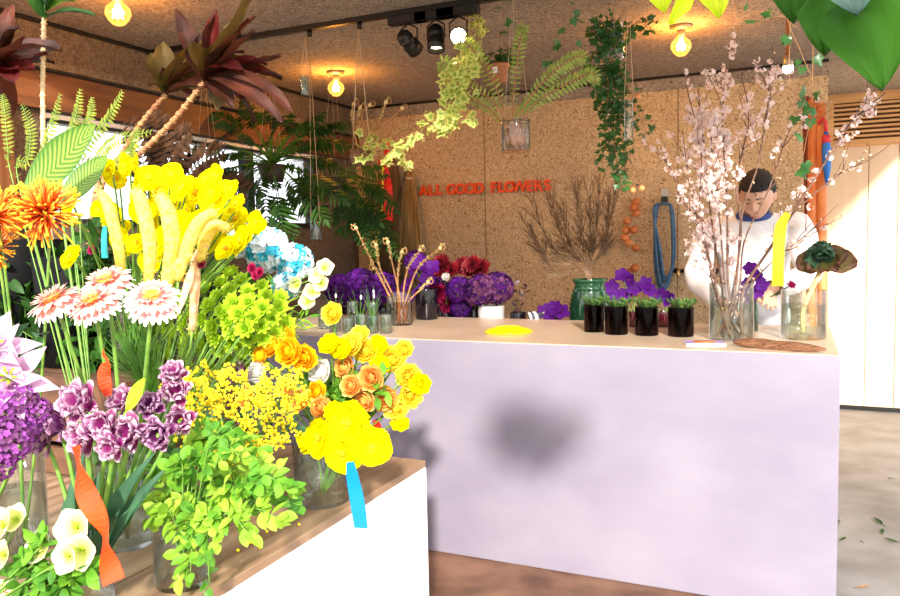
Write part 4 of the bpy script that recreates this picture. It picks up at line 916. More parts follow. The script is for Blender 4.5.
# hanging ivy on the right with two glass tubes
c = atY(612, 62, 3.55); t = thing('ivy_holder', 'clear glass tube hung on cords, wrapped in dark ivy, top centre', 'vase', c); cyl(t, 'vessel', c, .055, .17, GLASS); hang_cord(t, V((c.x, c.y, ZC)), [c + V((.05 * math.cos(w), .05 * math.sin(w), .165)) for w in (0, 2.1, 4.2)])
c2 = atY(629, 141, 3.45); t = thing('glass_tube', 'long narrow clear glass tube hanging low among the ivy', 'vase', c2); cyl(t, 'vessel', c2, .020, .18, GLASS); hang_cord(t, V((c2.x, c2.y, ZC)), [c2 + V((.02, 0, .18)), c2 + V((-.02, 0, .18))])
IVS = [([(612, 50), (596, 35), (592, 25)], 26), ([(612, 50), (615, 28), (612, 16)], 30), ([(612, 50), (630, 28), (642, 20), (652, 30)], 22), ([(612, 55), (604, 75), (600, 95), (603, 110)], 40), ([(612, 55), (614, 85), (612, 120), (615, 150), (622, 185)], 70), ([(618, 55), (622, 90), (620, 125), (628, 160)], 46), ([(606, 55), (608, 90), (606, 130), (602, 165)], 30), ([(622, 75), (632, 95), (640, 118), (648, 135)], 14), ([(612, 45), (600, 48), (590, 60), (597, 80)], 20), ([(612, 40), (606, 30), (600, 20)], 26)]
IVL = ['leftmost upper spray of dark ivy on the hanging tube', 'topmost spray of dark ivy on the hanging tube', 'spray of dark ivy reaching right from the hanging tube', 'short dark ivy trail left below the tube', 'longest dark ivy trail, ending above the dried fruit string', 'dark ivy trail close beside the narrow glass tube', 'sparse ivy trail falling left of the longest one', 'thin ivy trail right of the narrow glass tube', 'ivy spray curling around the tube on its left', 'small ivy spray over the tube rim']
for (pts, n), lb in zip(IVS, IVL):
    P = [atY(x, y, 3.5 + .05 * R.uniform(-1, 1)) for x, y in pts]; t = thing('ivy_trail', lb, 'ivy', P[0], 'dark ivy hanging at top centre'); ivy_strand(t, P, int(n * 2.2), .027, IVY, spread=.03)
c = atY(611, 40, 3.55)
for i, (x, y) in enumerate(((638, 96), (634, 108), (642, 188), (633, 190))):
    q = atY(x, y, 3.5); o = MB().ball(q, .014, 10, 8).mesh('orange_fruit', OR); t = thing('orange_fruit', nth(i, 4, 'small orange fruit', 'dangling among the dark ivy'), 'fruit', q); MB().ball(q, .014, 10, 8).build('flesh', OR, t); MB().tube([q, atY(x - 8, y - 22, 3.5)], .001, 4).build('stalk', DRY, t)
for lb, pts, n in (('long leafy ivy vine hanging from the ceiling between fern and dark ivy', [(566, -5), (570, 18), (556, 40), (549, 70)], 14), ('looped bare ivy vine near the curled fern tips', [(575, 8), (590, 30), (577, 36), (573, 48), (592, 54)], 5), ('thin green creeper dangling above the upright fern frond', [(503, -6), (503, 15), (500, 34)], 10),
                   ('ivy vine with dark leaves reaching in from the top right', [(790, -4), (786, 14), (768, 18), (757, 24)], 5), ('ivy vine trailing down beside the rod lamp', [(786, 12), (800, 50), (812, 78), (822, 100)], 7), ('green ivy vine low over the blossom branches', [(790, 84), (806, 96), (798, 112), (796, 108)], 7), ('ivy vine with bright leaves above the worker', [(812, 100), (808, 130), (800, 165), (788, 172)], 9), ('ivy vine crossing the ceiling at the top right', [(735, 16), (752, 12), (775, 12), (800, 30)], 3)):
    P = [atY(x, y, 2.9 if x < 700 else 2.6) for x, y in pts]; t = thing('ivy_vine', lb, 'ivy', P[0]); P = [V((P[0].x, P[0].y + .01, ZC)), P[0].lerp(V((P[0].x, P[0].y, ZC)), .5)] + P if P[0].z < ZC - .02 else P; ivy_strand(t, P, n, .036 if x < 700 else .032, (IVY if x < 700 or 'dark' in lb or 'crossing' in lb else G_MID), stem=TWIG if x > 700 else DRY, r=.0012, spread=.02)
# little hanging bottles
for px, py, Y, r, h, lb, mount in ((305, 96, 3.16, .020, .095, 'small clear glass bottle hung by a wire loop from the lamp track', (307, 22)), (316, 240, 3.6, .030, .11, 'clear glass tube hanging on a long cord before the dark palm leaves', None), (872, -40, 2.9, .03, .1, '', None)):
    if not lb: continue
    c = atY(px, py, Y); t = thing('hanging_bottle', lb, 'bottle', c); cyl(t, 'vessel', c, r, h, GLASSG)
    tp = V((c.x, 3.18, ZC - .05)) if mount else V((c.x, c.y, ZC)); hang_cord(t, tp, [c + V((r, 0, h)), c + V((-r, 0, h))], .0016)
# dried croziers in a hanging basket
c = atY(362, 166, 3.3); t = thing('hanging_basket', 'small dark woven basket hanging on a cord left of the red ribbon', 'basket', c)
MB().lathe([(0, 0), (.045, .005), (.06, .04), (.055, .08), (.05, .08), (.05, .04), (0, .02)], 20, c, wob=lambda w, i: 1 + .03 * math.sin(12 * w + i * 3)).build('basket_body', pbr('wicker', (.10, .045, .02), .7, c2=(.22, .11, .05), scale=70, bump=.6), t); hang_cord(t, V((c.x, c.y, ZC)), [c + V((.05, 0, .08)), c + V((-.05, 0, .08))], .0022)
for i, p in enumerate(([(356, 140), (352, 118), (354, 104)], [(364, 135), (362, 115), (370, 105)], [(370, 138), (380, 118), (386, 102)], [(374, 140), (388, 122), (402, 108)], [(374, 146), (398, 130), (425, 116)], [(376, 152), (400, 145), (424, 140)], [(360, 138), (358, 120), (360, 108)])):
    fiddle(nth(i, 7, 'dried curled fern stem', 'in the hanging basket'), c + V((0, 0, .05)), p, 3.3, .005, 'dried fern stems in the hanging basket', fuzz=i % 2 == 0, name='dried_fern_stem')
t = thing('variegated_ivy', 'variegated ivy spilling over the hanging basket and the red ribbon', 'ivy', c + V((0, 0, .06)))
for pts in ([(366, 150), (375, 140), (392, 148), (408, 165)], [(366, 150), (385, 155), (400, 150), (410, 172)], [(362, 148), (370, 130), (380, 140), (395, 158)]): ivy_strand(t, [c + V((0, 0, .06))] + [atY(x, y, 3.25) for x, y in pts], 13, .045, VARIEG, spread=.03)

# philodendron with deeply cut leaves
def cut_leaf(t, o, d, nrm, L, W, mat, lobes=9, bend=-.7, name='leaf'):
    o = V(o); y = V(d).normalized(); x = y.cross(V(nrm)).normalized(); z = x.cross(y); mb = MB(); pts = []; py = pz = 0; n = 14
    for i in range(n + 1):
        if i: a = bend * i / n; py += L / n * math.cos(a); pz += L / n * math.sin(a)
        pts.append(o + y * py + z * pz)
    mb.tube(pts, [L * .010, L * .004], 5)
    for i in range(lobes):
        k = .22 + .70 * i / (lobes - 1); j = int(k * n); p = pts[j]; tg = (pts[min(j + 1, n)] - pts[j - 1]).normalized(); l = W * math.sin(PI * (.22 + .66 * i / (lobes - 1))) ** .8
        for s in (-1, 1):
            e = (x * s + tg * (.25 + .5 * i / lobes) - z * .2 + rv(.08)).normalized(); mb.petal(p - x * s * .002, e, z, l, l * .21, 'lance', -.4, .15, .03, 6, 1, i)
    j = n - 2; mb.petal(pts[j], pts[n] - pts[j], z, W * .55, W * .2, 'lance', -.3, .1, 0, 4, 1)
    return mb.build(name, mat, t)
def cutplant(label, hub, Y, tips, L, group=None, name='philodendron', hung=True):
    h = atY(hub[0], hub[1], Y); t = thing(name, label, 'plant', h)
    if hung:
        MB().lathe([(0, -.10), (.06, -.10), (.09, 0), (.085, 0), (0, -.02)], 20, h).build('pot', pbr('pot_dark', (.05, .04, .03), .6), t); hang_cord(t, V((h.x, h.y, ZC)), [h + V((.085 * math.cos(w), .085 * math.sin(w), 0)) for w in (0, 2.1, 4.2)], .0008)
    tips = tips + [(x + R.uniform(-14, 14), y + R.uniform(-14, 14)) for x, y in tips]
    for x, y in tips:
        tip = atY(x, y, Y + R.uniform(-.25, .2)); m = h.lerp(tip, .45) + V((0, 0, .05)); st = bez(h, h.lerp(m, .5) + V((0, 0, .03)), m, 4); f = MB().tube(st, .004, 5); f.build('leaf_stalk', G_MID, t)
        e = tip - m; cut_leaf(t, m, e + V((0, 0, .08)), V((R.uniform(-.3, .3), -.7, .8)), max(.14, e.length * 1.05), min(L * R.uniform(.8, 1.1), e.length * .5), G_DARK)
    return t
T1 = [(195, 150), (205, 185), (215, 120), (230, 205), (245, 110), (250, 175), (262, 230), (270, 115), (285, 240), (290, 110), (300, 205), (310, 120), (318, 195), (332, 125), (338, 170), (345, 140), (222, 160), (240, 145), (275, 190), (300, 150), (262, 145), (325, 220), (232, 235), (205, 215), (300, 175), (285, 130), (185, 170), (180, 190), (215, 200), (240, 190), (350, 200), (345, 120), (320, 150), (255, 200)]
cutplant('large dark green philodendron with deeply cut leaves hanging before the left windows', (272, 165), 3.75, T1, .11)
T2 = [(380, 200), (392, 238), (372, 260), (350, 225), (395, 215), (385, 180), (360, 185), (345, 205), (398, 250), (375, 225), (360, 250)]
cutplant('smaller cut-leaved philodendron low in front of the wall corner', (335, 178), 3.95, T2, .10)
T3 = [(160, 190), (175, 165), (210, 140), (225, 225), (248, 245), (190, 215), (270, 255), (205, 240)]
cutplant('shaded cut-leaved philodendron furthest left under the windows', (210, 190), 3.4, T3, .08)

# dried palm fronds before the left window
BRF = pbr('dry_frond', (.02, .012, .008), .9, c2=(.07, .04, .022), scale=30, spec=.1)
for i, pts in enumerate(([(150, 240), (160, 190), (172, 150), (190, 128)], [(165, 240), (178, 195), (196, 165), (222, 150)], [(150, 240), (148, 190), (140, 150), (128, 122)], [(172, 240), (196, 205), (222, 190), (246, 192)], [(160, 240), (168, 180), (160, 140), (150, 112)])):
    P = [V((-2.95, 2.9, .9))] + [atY(x, y, 2.75) for x, y in pts]; tt = thing('dried_palm_frond', nth(i, 5, 'dark dried palm frond', 'against the bright left window'), 'frond', P[0], 'dried palm fronds at the left window'); fern_frond(tt, P, BRF, .13, 20, name='rachis', stem=BRF, r=.004)
t = thing('floor_vase', 'tall dark floor vase of dried palm fronds under the left window', 'vase', (-2.95, 2.9, 0)); MB().lathe([(0, 0), (.09, 0), (.13, .3), (.12, .6), (.07, .85), (.085, .92), (.075, .92), (.06, .85), (.10, .5), (0, .3)], 28, (-2.95, 2.9, 0)).build('vessel', pbr('dark_ceramic', (.03, .022, .02), .4), t)
# cordylines
CORD = pbr('cordyline', (.03, .010, .006), .5, c2=(.13, .035, .018), scale=7, trans=.2, spec=.25); CORDG = pbr('cordyline_green', (.06, .045, .01), .5, c2=(.17, .09, .02), scale=6, trans=.25, spec=.25); CORR = pbr('cordyline_red', (.05, .006, .006), .6, c2=(.17, .015, .012), scale=6, trans=.3, spec=.25)
ORS = pbr('orange_trunk', (.22, .06, .025), .6, c2=(.62, .34, .14), scale=8, stretch=(3, 3, 30), bump=.3)
def cordy(label, foot, path, Y, tips, L, W, mats, trunkr=.012, name='cordyline', trunk=ORS):
    P = [foot] + [atY(x, y, Y) for x, y in path]; t = thing(name, label, 'plant', foot); S = smoothpath(P, 6)
    mb = MB().tube(S, [trunkr, trunkr * .75], 10)
    for k in range(0, len(S), 1): mb.tube([S[k] + (S[min(k + 1, len(S) - 1)] - S[k]) * .1, S[k] + (S[min(k + 1, len(S) - 1)] - S[k]) * .3 + V((1e-4, 0, 1e-4))], trunkr * 1.12, 10)
    mb.build('trunk', trunk, t)
    h = S[-1]
    for i, (x, y) in enumerate(tips + [(x + R.uniform(-12, 12), y + R.uniform(-8, 14)) for x, y in tips if L > .22]):
        tip = atY(x, y, Y + R.uniform(-.14, .14)); e = tip - h; l = e.length * 1.15; MB().petal(h - e * .03 + rv(.008), e + V((0, 0, l * .25)), V((R.uniform(-.4, .4), -.5, .9)), l, W * R.uniform(1.15, 1.6), 'oval', R.uniform(-1.1, .2), .5, .09, 10, 2, i).build('leaf', R.choice(mats), t)
ft = V((-2.1, 1.84, CZ))
def bucket(x, y, r_, h_, lb):
    t = thing('black_bucket', lb, 'bucket', (x, y, CZ)); cyl(t, 'pail', V((x, y, CZ)), r_ * .85, h_, pbr('black_plastic', (.003, .003, .0035), .6, spec=.12), r1=r_); MB().tube([V((x + r_ * math.cos(a), y, CZ + h_ - .01 - .10 * math.sin(a))) for a in [k * PI / 8 for k in range(9)]], .003, 6).build('handle', BLK, t)
bucket(-2.52, 1.84, .19, .42, 'widest black bucket on the crate behind the chrysanthemums, far left'); bucket(-2.19, 1.80, .125, .36, 'black bucket on the crate holding the cordyline stems')
cordy('red brown cordyline on an orange stem, its leaves fanned before the lamp track', V((-2.20, 1.80, CZ + .015)), [(100, 190), (135, 158), (172, 122), (206, 80)], 2.1, [(180, 28), (200, 20), (222, 22), (246, 22), (262, 42), (271, 70), (255, 62), (240, 92), (262, 78), (225, 60), (210, 38), (232, 44), (258, 104), (190, 50), (270, 88), (236, 30), (225, 100)], .3, .055, [CORD, CORD, CORR, CORDG], .011)
cordy('bronze green cordyline on a pale stem, left of the red brown one', V((-2.22, 1.83, CZ + .015)), [(95, 195), (118, 160), (140, 125), (168, 92)], 2.15, [(152, 62), (165, 50), (178, 48), (196, 60), (205, 80), (150, 85), (188, 42), (172, 64), (160, 72), (212, 62), (196, 100)], .25, .05, [CORDG, CORD, CORDG], .010)
cordy('dark red cordyline at the left edge of the picture', V((-2.25, 1.79, CZ + .015)), [(-30, 160), (-16, 110), (-4, 70)], 1.85, [(18, 20), (45, 38), (46, 58), (44, 72), (30, 92), (12, 112), (36, 48), (2, 25), (-20, 20), (26, 66), (-15, 95), (8, 92), (-35, 50)], .2, .06, [CORD, CORD, CORR], .011)
cordy('slim pale ringed dracaena trunk topped by green leaves, at the upper left', V((-2.19, 1.76, CZ + .015)), [(46, 200), (43, 120), (43, 60), (44, 18)], 1.9, [(82, 10), (30, -6), (24, -20), (60, -12), (72, -4), (48, -25), (40, -30)], .2, .035, [G_MID, G_DARK], .009, 'dracaena', pbr('ringed_trunk', (.62, .42, .20), .6, c2=(.85, .68, .40), scale=10, stretch=(3, 3, 40)))
# calathea leaves
CAL = uvgrad('calathea_leaf', (.06, .18, .012), (.30, .42, .06), stripes=16, trans=.35)
def bigleaf(label, foot, b, tip, Y, Y2, W, mat, name='calathea_leaf', cat='leaf', nrm=V((.2, -1, .35)), bend=.25):
    b = atY(b[0], b[1], Y); tip = atY(tip[0], tip[1], Y2); t = thing(name, label, cat, foot); MB().tube(bez(foot, foot.lerp(b, .6) + V((0, 0, .06)), b, 8), [.004, .0035], 6).build('stalk', G_STEM, t)
    e = tip - b; MB().petal(b, e, nrm, e.length, W, 'oval', bend, .25, .012, 16, 5).build('blade', mat, t); MB().tube([b, b + e * .97 - nrm.normalized() * .004 * -1], [.003, .001], 5).build('midrib', G_LIME, t)
fv = V((-1.72, 1.45, PZ)); glass_vase('clear glass vase behind the spider chrysanthemums', fv, .065, .24, fill=.6); fv = fv + V((0, 0, .015))
bigleaf('large striped light green calathea leaf above the orange chrysanthemum', fv, (22, 198), (105, 130), 1.35, 1.45, .125, CAL)
bigleaf('second striped calathea leaf lying lower behind the first', fv + V((.01, 0, 0)), (60, 205), (112, 160), 1.5, 1.6, .09, CAL)
# ferns at the upper left
FERNY = pbr('fern_yellow_green', (.10, .15, .015), .6, c2=(.30, .34, .04), scale=20, trans=.3, spec=.2)
for i, pts in enumerate(([(15, 190), (8, 150), (5, 115), (2, 95)], [(35, 200), (40, 160), (52, 125), (60, 95)], [(60, 190), (70, 150), (88, 120), (92, 98)], [(70, 195), (95, 160), (115, 140), (150, 132)], [(45, 195), (62, 150), (75, 118), (80, 90)], [(20, 190), (28, 160), (30, 130), (22, 105)], [(80, 195), (110, 168), (130, 150), (138, 128)], [(70, 190), (85, 150), (108, 118), (122, 92)])):
    P = [fv + V((.01 * (i % 3), .01 * (i % 2), 0))] + [atY(x, y, 1.65) for x, y in pts]; t = thing('yellow_fern_frond', nth(i, 8, 'yellow green fern frond', 'against the window header'), 'fern', P[0], 'yellow green ferns at the upper left'); fern_frond(t, P, FERNY, .032, 26, G_STEM, .0022, name='rachis')

# near leaves at the top right edge
h = V((.27, .22, 2.05)); t = thing('near_hanging_pot', 'pot of large heart shaped leaves hanging close to the camera at the top right', 'pot', h)
MB().lathe([(0, -.12), (.07, -.12), (.095, 0), (.10, 0), (.10, .015), (.09, .015), (0, -.01)], 28, h).build('pot', pbr('terracotta', (.42, .17, .08), .7), t)
MB().tube([h + V((0, 0, .02)), h + V((0, 0, .9))], .003, 6).build('cord', STRING, t)
HG = pbr('heart_leaf', (.012, .05, .004), .55, c2=(.035, .125, .008), scale=5, trans=.3, spec=.1); HY = pbr('heart_leaf_lit', (.55, .75, .01), .4, c2=(.72, .85, .02), scale=5, trans=.6)  # the yellow one is a lit leaf, with the light painted into its colour
pl = thing('heart_leaf_vine', 'large glossy green heart shaped leaves filling the top right corner', 'plant', h + V((0, 0, .01)))
def heart(t, b, tip, Y, Y2, W, mat, nrm):
    a = atY(b[0], b[1], Y); e = atY(tip[0], tip[1], Y2) - a; MB().tube(bez(h, (h + a) * .5 + V((0, 0, .06)), a, 8), [.0025, .002], 6).build('leaf_stalk', G_STEM, t)
    mb = MB(); L_ = e.length; y = e.normalized(); x = y.cross(nrm).normalized(); z = x.cross(y); n = 14; vs = []; uv = []; fs = []
    for i in range(n + 1):
        tt = i / n; w = W / 2 * (max(0, 1 - tt) ** .75) * min(1, .62 + 1.6 * tt) * (1.12)
        for j in range(-5, 6):
            q = j / 5; back = (-.16 * L_ * math.sin(PI * min(1, abs(q) * 1.15)) * (1 - tt) ** 3) ; vs.append(a + x * w * q + y * (L_ * tt + back) + z * (.18 * w * q * q - .10 * L_ * tt * tt + .003 * math.sin(9 * q + 5 * tt)))
            uv.append((.5 + q / 2, tt))
    for i in range(n):
        for j in range(10): fs.append((i * 11 + j, i * 11 + j + 1, (i + 1) * 11 + j + 1, (i + 1) * 11 + j))
    mb.add(vs, fs, [[uv[k] for k in f] for f in fs]); mb.build('leaf', mat, t)
heart(pl, (862, 10), (884, 84), .80, .76, .092, HG, V((.1, -1, .25)))
heart(pl, (800, -32), (792, 20), .86, .84, .07, HG, V((-.2, -1, .1)))
heart(pl, (838, 0), (822, 52), .82, .80, .075, HG, V((-.4, -1, .2)))
heart(pl, (905, -30), (898, 30), .84, .82, .10, HG, V((.3, -1, .1)))
heart(pl, (850, -30), (858, 14), .78, .78, .06, pbr('leaf_silver', (.13, .24, .20), .5, trans=.2), V((0, -1, .3)))
for i in range(26):
    e = rv().normalized(); e.z *= .6; a = h + V((0, 0, -.02)) + e * .10; MB().tube([h, a], .002, 5).build('leaf_stalk', G_STEM, pl); MB().petal(a, e, V((0, -.5, 1)), .14, .11, 'heart', -.6, .2, .02, 8, 3, i).build('leaf', HG, pl)
vy = thing('lit_leaf_vine', 'heart leaves coloured yellow as if lit, top edge beside the bulb lamp', 'plant', h + V((0, 0, .012)))
heart(vy, (660, -22), (664, 12), .95, .95, .05, HY, V((0, -1, .3))); heart(vy, (712, -20), (720, 17), .95, .95, .05, HY, V((.3, -1, .2))); heart(vy, (690, -8), (668, 24), .96, .98, .04, HY, V((0, -1, .6)))

# ================================================================ bouquets on the plinth
def vz_(x, y, r, h, lb, z=PZ, fill=.6): glass_vase(lb, V((x, y, z + .0005)), r, h, fill=fill); return V((x, y, z + .014))
vm = vz_(-1.64, 1.17, .055, .24, 'clear glass vase of the orange spider chrysanthemums')
for lb, px, py, Y, s, d in (('orange and yellow spider chrysanthemum, whole, at the left', 46, 213, 1.10, .078, (.25, -1, .45)), ('orange and yellow spider chrysanthemum cut by the left edge', -6, 218, 1.02, .075, (.3, -1, .4)), ('smaller orange spider chrysanthemum low at the left edge', -6, 248, 1.05, .05, (.1, -1, .2))): flower('mum', 'spider_chrysanthemum', lb, 'flower', vm, atY(px, py, Y), d, s, 'spider chrysanthemums', leaves=3, ll=.08, lw=.035, leafmat=G_GREY)
vg = vz_(-1.43, 1.28, .06, .20, 'clear glass vase of the pink gerberas behind the tulips')
for lb, px, py, Y, d in (('left pink and cream gerbera, nearest the pink lily', 53, 300, 1.10, (-.25, -.6, 1.1)), ('middle pink and cream gerbera, lowest of the four', 92, 301, 1.14, (0, -.6, 1)), ('back pink and cream gerbera, raised above the others', 106, 281, 1.22, (.05, -.55, 1)), ('right pink and cream gerbera beside the drooping yellow plume', 152, 297, 1.16, (.4, -.55, 1))):
    flower('gerbera', 'gerbera', lb, 'flower', vg, atY(px, py, Y), d, .060, 'pink gerberas', r=.0045)
ribbon('short orange red ribbon tied round the gerbera stems', [atY(103, 352, 1.12), atY(107, 362, 1.10), atY(104, 376, 1.10), atY(108, 396, 1.10)], .026, RO)
# lily like pale pink petals
lily = MB(); ring(lily, 6, .35, 1, .42, 'lance', .04, 0, bend=-.55, cup=.35, ruf=.03, nu=8, nv=2); ring(lily, 4, .8, .85, .36, 'lance', .04, 0, bend=-.3, cup=.35, off=.4, nu=8, nv=2); hb = MB()
for i in range(6): w = i * 1.05; hb.tube([V((0, 0, 0)), V((.12 * math.cos(w), .12 * math.sin(w), .5)), V((.2 * math.cos(w), .2 * math.sin(w), .55))], [.02, .03], 5)
proto('lily', [('petal_crown', lily, PALEPINK), ('stamen_tuft', hb, G_LIME)])
vl = vz_(-1.56, .96, .05, .2, 'clear glass vase of the pale pink lilies at the left edge')
for lb, px, py, Y, s, d in (('large pale pink magnolia-like bloom at the left edge, upper', -8, 352, .93, .085, (.8, -.5, .5)), ('pale pink bloom with mauve tips, just under the left gerbera', 12, 380, .95, .085, (.65, -.7, .35))): flower('lily', 'pink_lily', lb, 'flower', vl, atY(px, py, Y), d, s, 'pale pink lilies', leaves=2, ll=.1)
for i, (px, py, Y, s) in enumerate(((-4, 412, .92, .046), (20, 400, .95, .035), (8, 440, .90, .044), (-6, 462, .88, .04), (36, 412, .97, .030), (26, 430, .95, .030))): flower('allium', 'allium', ['purple allium globe at the left edge, highest', 'purple allium globe under the pale pink lily', 'largest purple allium globe near the left edge', 'lowest purple allium globe, cut by the left edge', 'small purple allium globe touching the tulips', 'small purple allium globe between the large one and the tulips'][i], 'flower', vl + V((.005, 0, 0)), atY(px, py, Y), (.3, -.9, .4), s, 'purple alliums')
# parrot tulips
vt = vz_(-1.27, 1.03, .052, .16, 'clear glass vase of tulips at the bottom left', fill=.5)
TL = [(80, 402, 1.02, .050, 'tulip', (0, -1, .5)), (55, 424, 1.0, .045, 'tulip_deep', (-.4, -1, .2)), (84, 436, 1.0, .045, 'tulip', (0, -1, .1)), (104, 425, 1.02, .040, 'tulip', (.2, -1, .3)), (124, 402, 1.12, .042, 'tulip', (.1, -.8, .7)), (130, 432, 1.05, .045, 'tulip', (.3, -1, .3)), (158, 434, 1.08, .042, 'tulip_deep', (.5, -1, .1)), (152, 405, 1.12, .036, 'tulip_deep', (.3, -.8, .6)), (176, 392, 1.2, .042, 'tulip', (.5, -.8, .6)), (180, 420, 1.16, .038, 'tulip', (.6, -.9, .2)), (42, 440, 1.0, .038, 'tulip_deep', (-.4, -1, .0)), (112, 446, 1.0, .034, 'tulip', (.1, -1, 0)), (174, 374, 1.2, .036, 'tulip', (.4, -.6, .8))]
TLn = ['largest fringed mauve tulip, at the top left of the tulips', 'deep purple tulip beside the alliums', 'pink edged tulip low at the foot of the largest one', 'pink edged tulip just right of the largest one', 'pale mauve tulip standing up behind the row', 'pink edged tulip in the middle right, open to the front', 'deep purple tulip leaning right over the light green leaves', 'half hidden deep tulip under the pointed green leaf', 'pale tulip at the upper right of the tulips, by the yellow balls', 'rightmost pink edged tulip, lower', 'lowest left deep purple tulip', 'small pink tulip above the orange red ribbon', 'topmost pale tulip at the right under the green rosettes']
for (px, py, Y, s, k, d), lb in zip(TL, TLn): flower(k, 'parrot_tulip', lb, 'tulip', vt, atY(px, py, Y), d, s, 'fringed mauve tulips', r=.0045, stem=G_STEM, leaves=0)
for i, (b, tip, Y, W) in enumerate((((98, 560), (62, 452), 1.0, .05), ((95, 570), (130, 450), 1.02, .045), ((90, 575), (55, 480), .98, .05), ((100, 570), (148, 462), 1.05, .04), ((92, 575), (84, 460), 1.0, .05), ((100, 580), (118, 500), .97, .035), ((85, 580), (95, 520), .94, .06))):
    a = atY(b[0], b[1], Y); a = V((vt.x + .01 * (i - 3), vt.y, vt.z + .02)); e = atY(tip[0], tip[1], Y) - a; t = thing('tulip_leaf', nth(i, 7, 'broad blue green tulip leaf', 'rising from the tulip vase'), 'leaf', a, 'tulip leaves'); MB().petal(a, e, V((0, -1, .3)), e.length, W, 'lance', -.4, .6, .02, 12, 3, i).build('blade', G_GREY, t)
bigleaf('pointed yellow green leaf standing between the tulips', vt, (126, 412), (148, 378), 1.06, 1.08, .03, G_LIME, 'pointed_leaf')
ribbon('long orange red ribbon hanging from the tulips to the planks', [atY(76, 446, .96), atY(80, 470, .955), atY(88, 498, .95), atY(104, 528, .95), atY(106, 552, .94), atY(114, 582, .93)], .040, RO, tw=.5)
# hellebores in the near corner
vh_ = vz_(-1.38, .84, .045, .13, 'small clear glass of hellebores in the nearest corner of the block')
for i, (px, py, Y, s, d) in enumerate(((6, 528, .90, .035, (-.2, -1, .6)), (18, 520, .92, .026, (.2, -1, .8)), (78, 528, .95, .035, (.2, -1, .4)), (84, 550, .93, .031, (.3, -1, .2)), (44, 548, .92, .028, (0, -1, .5)), (70, 556, .90, .026, (.1, -1, .1)), (6, 556, .88, .028, (-.1, -1, .4)))): flower('helle', 'hellebore', ['creamy hellebore at the left edge', 'small creamy hellebore behind the edge one', 'widest creamy hellebore, brightest of the group', 'creamy hellebore hanging right of the widest one', 'yellow green hellebore in the middle of the group', 'half open hellebore under the widest one', 'lowest yellow green hellebore at the left edge'][i], 'flower', vh_, atY(px, py, Y), d, s * 1.2, 'creamy hellebores', r=.002)
def leafy(label, foot, pts, Y, n, ll, lw, mat, group=None, name='leafy_shoot', cat='foliage', prof='oval', stem=G_STEM, r=.0018, lo=.35, spread=1, parts=4):
    P = [foot] + [atY(x, y, Y) for x, y in pts]; t = thing(name, label, cat, foot, group); S = smoothpath(P, 6); MB().tube(S, [r * 1.2, r * .5], 5).build('stem', stem, t); m = len(S) - 1
    for g in range(parts):
        mb = MB()
        for i in range(g, n, parts):
            k = m * (lo + (1 - lo) * i / n); j = min(int(k), m - 1); p = S[j].lerp(S[j + 1], k - j); tg = (S[j + 1] - S[j]).normalized(); e = (tg * .5 + rv(spread)).normalized(); nn = V((0, -.6, .9)) + rv(.5); l = ll * R.uniform(.6, 1.15); mb.petal(p + e * ll * .1, e, nn, l, lw * R.uniform(.8, 1.15), prof, R.uniform(-.8, .3), .25, .02, 5, 2, i)
        mb.build('foliage', mat, t)
    return t
HT = [(20, 560), (40, 575), (62, 585), (30, 545), (55, 565), (90, 570), (10, 575), (70, 575), (45, 590)]
for i, p in enumerate(HT): leafy(nth(i, len(HT), 'leafy green hellebore shoot', 'in the near left corner'), vh_, [((45 + p[0]) / 2, p[1] + 5), p], .90 + .012 * (i % 3), 16, .036, .02, G_BRIGHT if i % 2 else G_MID, 'hellebore leaves')
# price card
c = atY(6, 590, .92); t = thing('price_card', 'cream card with red handwriting in the bottom left corner', 'card', c); MB().box(c, (.050, .0015, .040), bev=.0006).build('card_face', pbr('card_cream', (.95, .82, .45), .6), t, False)
MB().tube([c - V((0, -.002, .02)), V((c.x, c.y + .003, PZ + .0))], .0012, 5).build('stick', DRY, t)
cu = bpy.data.curves.new('digits', 'FONT'); cu.body = '22'; cu.size = .022; cu.extrude = .0003; cu.align_x = 'CENTER'; cu.align_y = 'CENTER'; tmp = bpy.data.objects.new('tmp', cu); COL.objects.link(tmp); me = bpy.data.meshes.new_from_object(tmp.evaluated_get(bpy.context.evaluated_depsgraph_get())); bpy.data.objects.remove(tmp); me.materials.clear(); me.materials.append(RR); q = put('handwriting', me, t); q.matrix_local = Matrix.Translation(V((-.003, -.0015, .002))) @ Matrix.Rotation(PI / 2, 4, 'X')

# light green pea foliage
PEAL = pbr('pea_light', (.22, .44, .03), .55, c2=(.40, .60, .06), scale=18, trans=.35, spec=.25)
vp = vz_(-1.155, 1.17, .056, .15, 'clear glass vase spilling light green leafy shoots over the planks')
PT = [(135, 480), (150, 505), (128, 512), (170, 475), (190, 455), (205, 440), (225, 448), (245, 462), (262, 452), (280, 470), (292, 488), (300, 505), (285, 520), (262, 510), (240, 500), (215, 490), (195, 500), (175, 515), (222, 520), (200, 560), (190, 580), (210, 590), (250, 535), (230, 475), (160, 492), (275, 495), (185, 540), (215, 545), (300, 490), (178, 590), (240, 445), (165, 470), (145, 522), (205, 465), (255, 480)]
for i, (x, y) in enumerate(PT):
    Y = 1.20 + .10 * math.sin(i * 1.7) if y < 520 else 1.09; mid = ((195 + x) / 2, min(y, 520) - 8 if y < 530 else 515)
    leafy('pea shoot with rounded light green leaves in the bouquet over the planks', vp + V((.01 * math.cos(i), .01 * math.sin(i), 0)), [mid, (x, y)], Y, 24, .032, .021, (G_BRIGHT, G_MID, PEAL, G_BRIGHT, PEAL)[i % 5], 'pea shoots in the light green bouquet', name='pea_shoot')
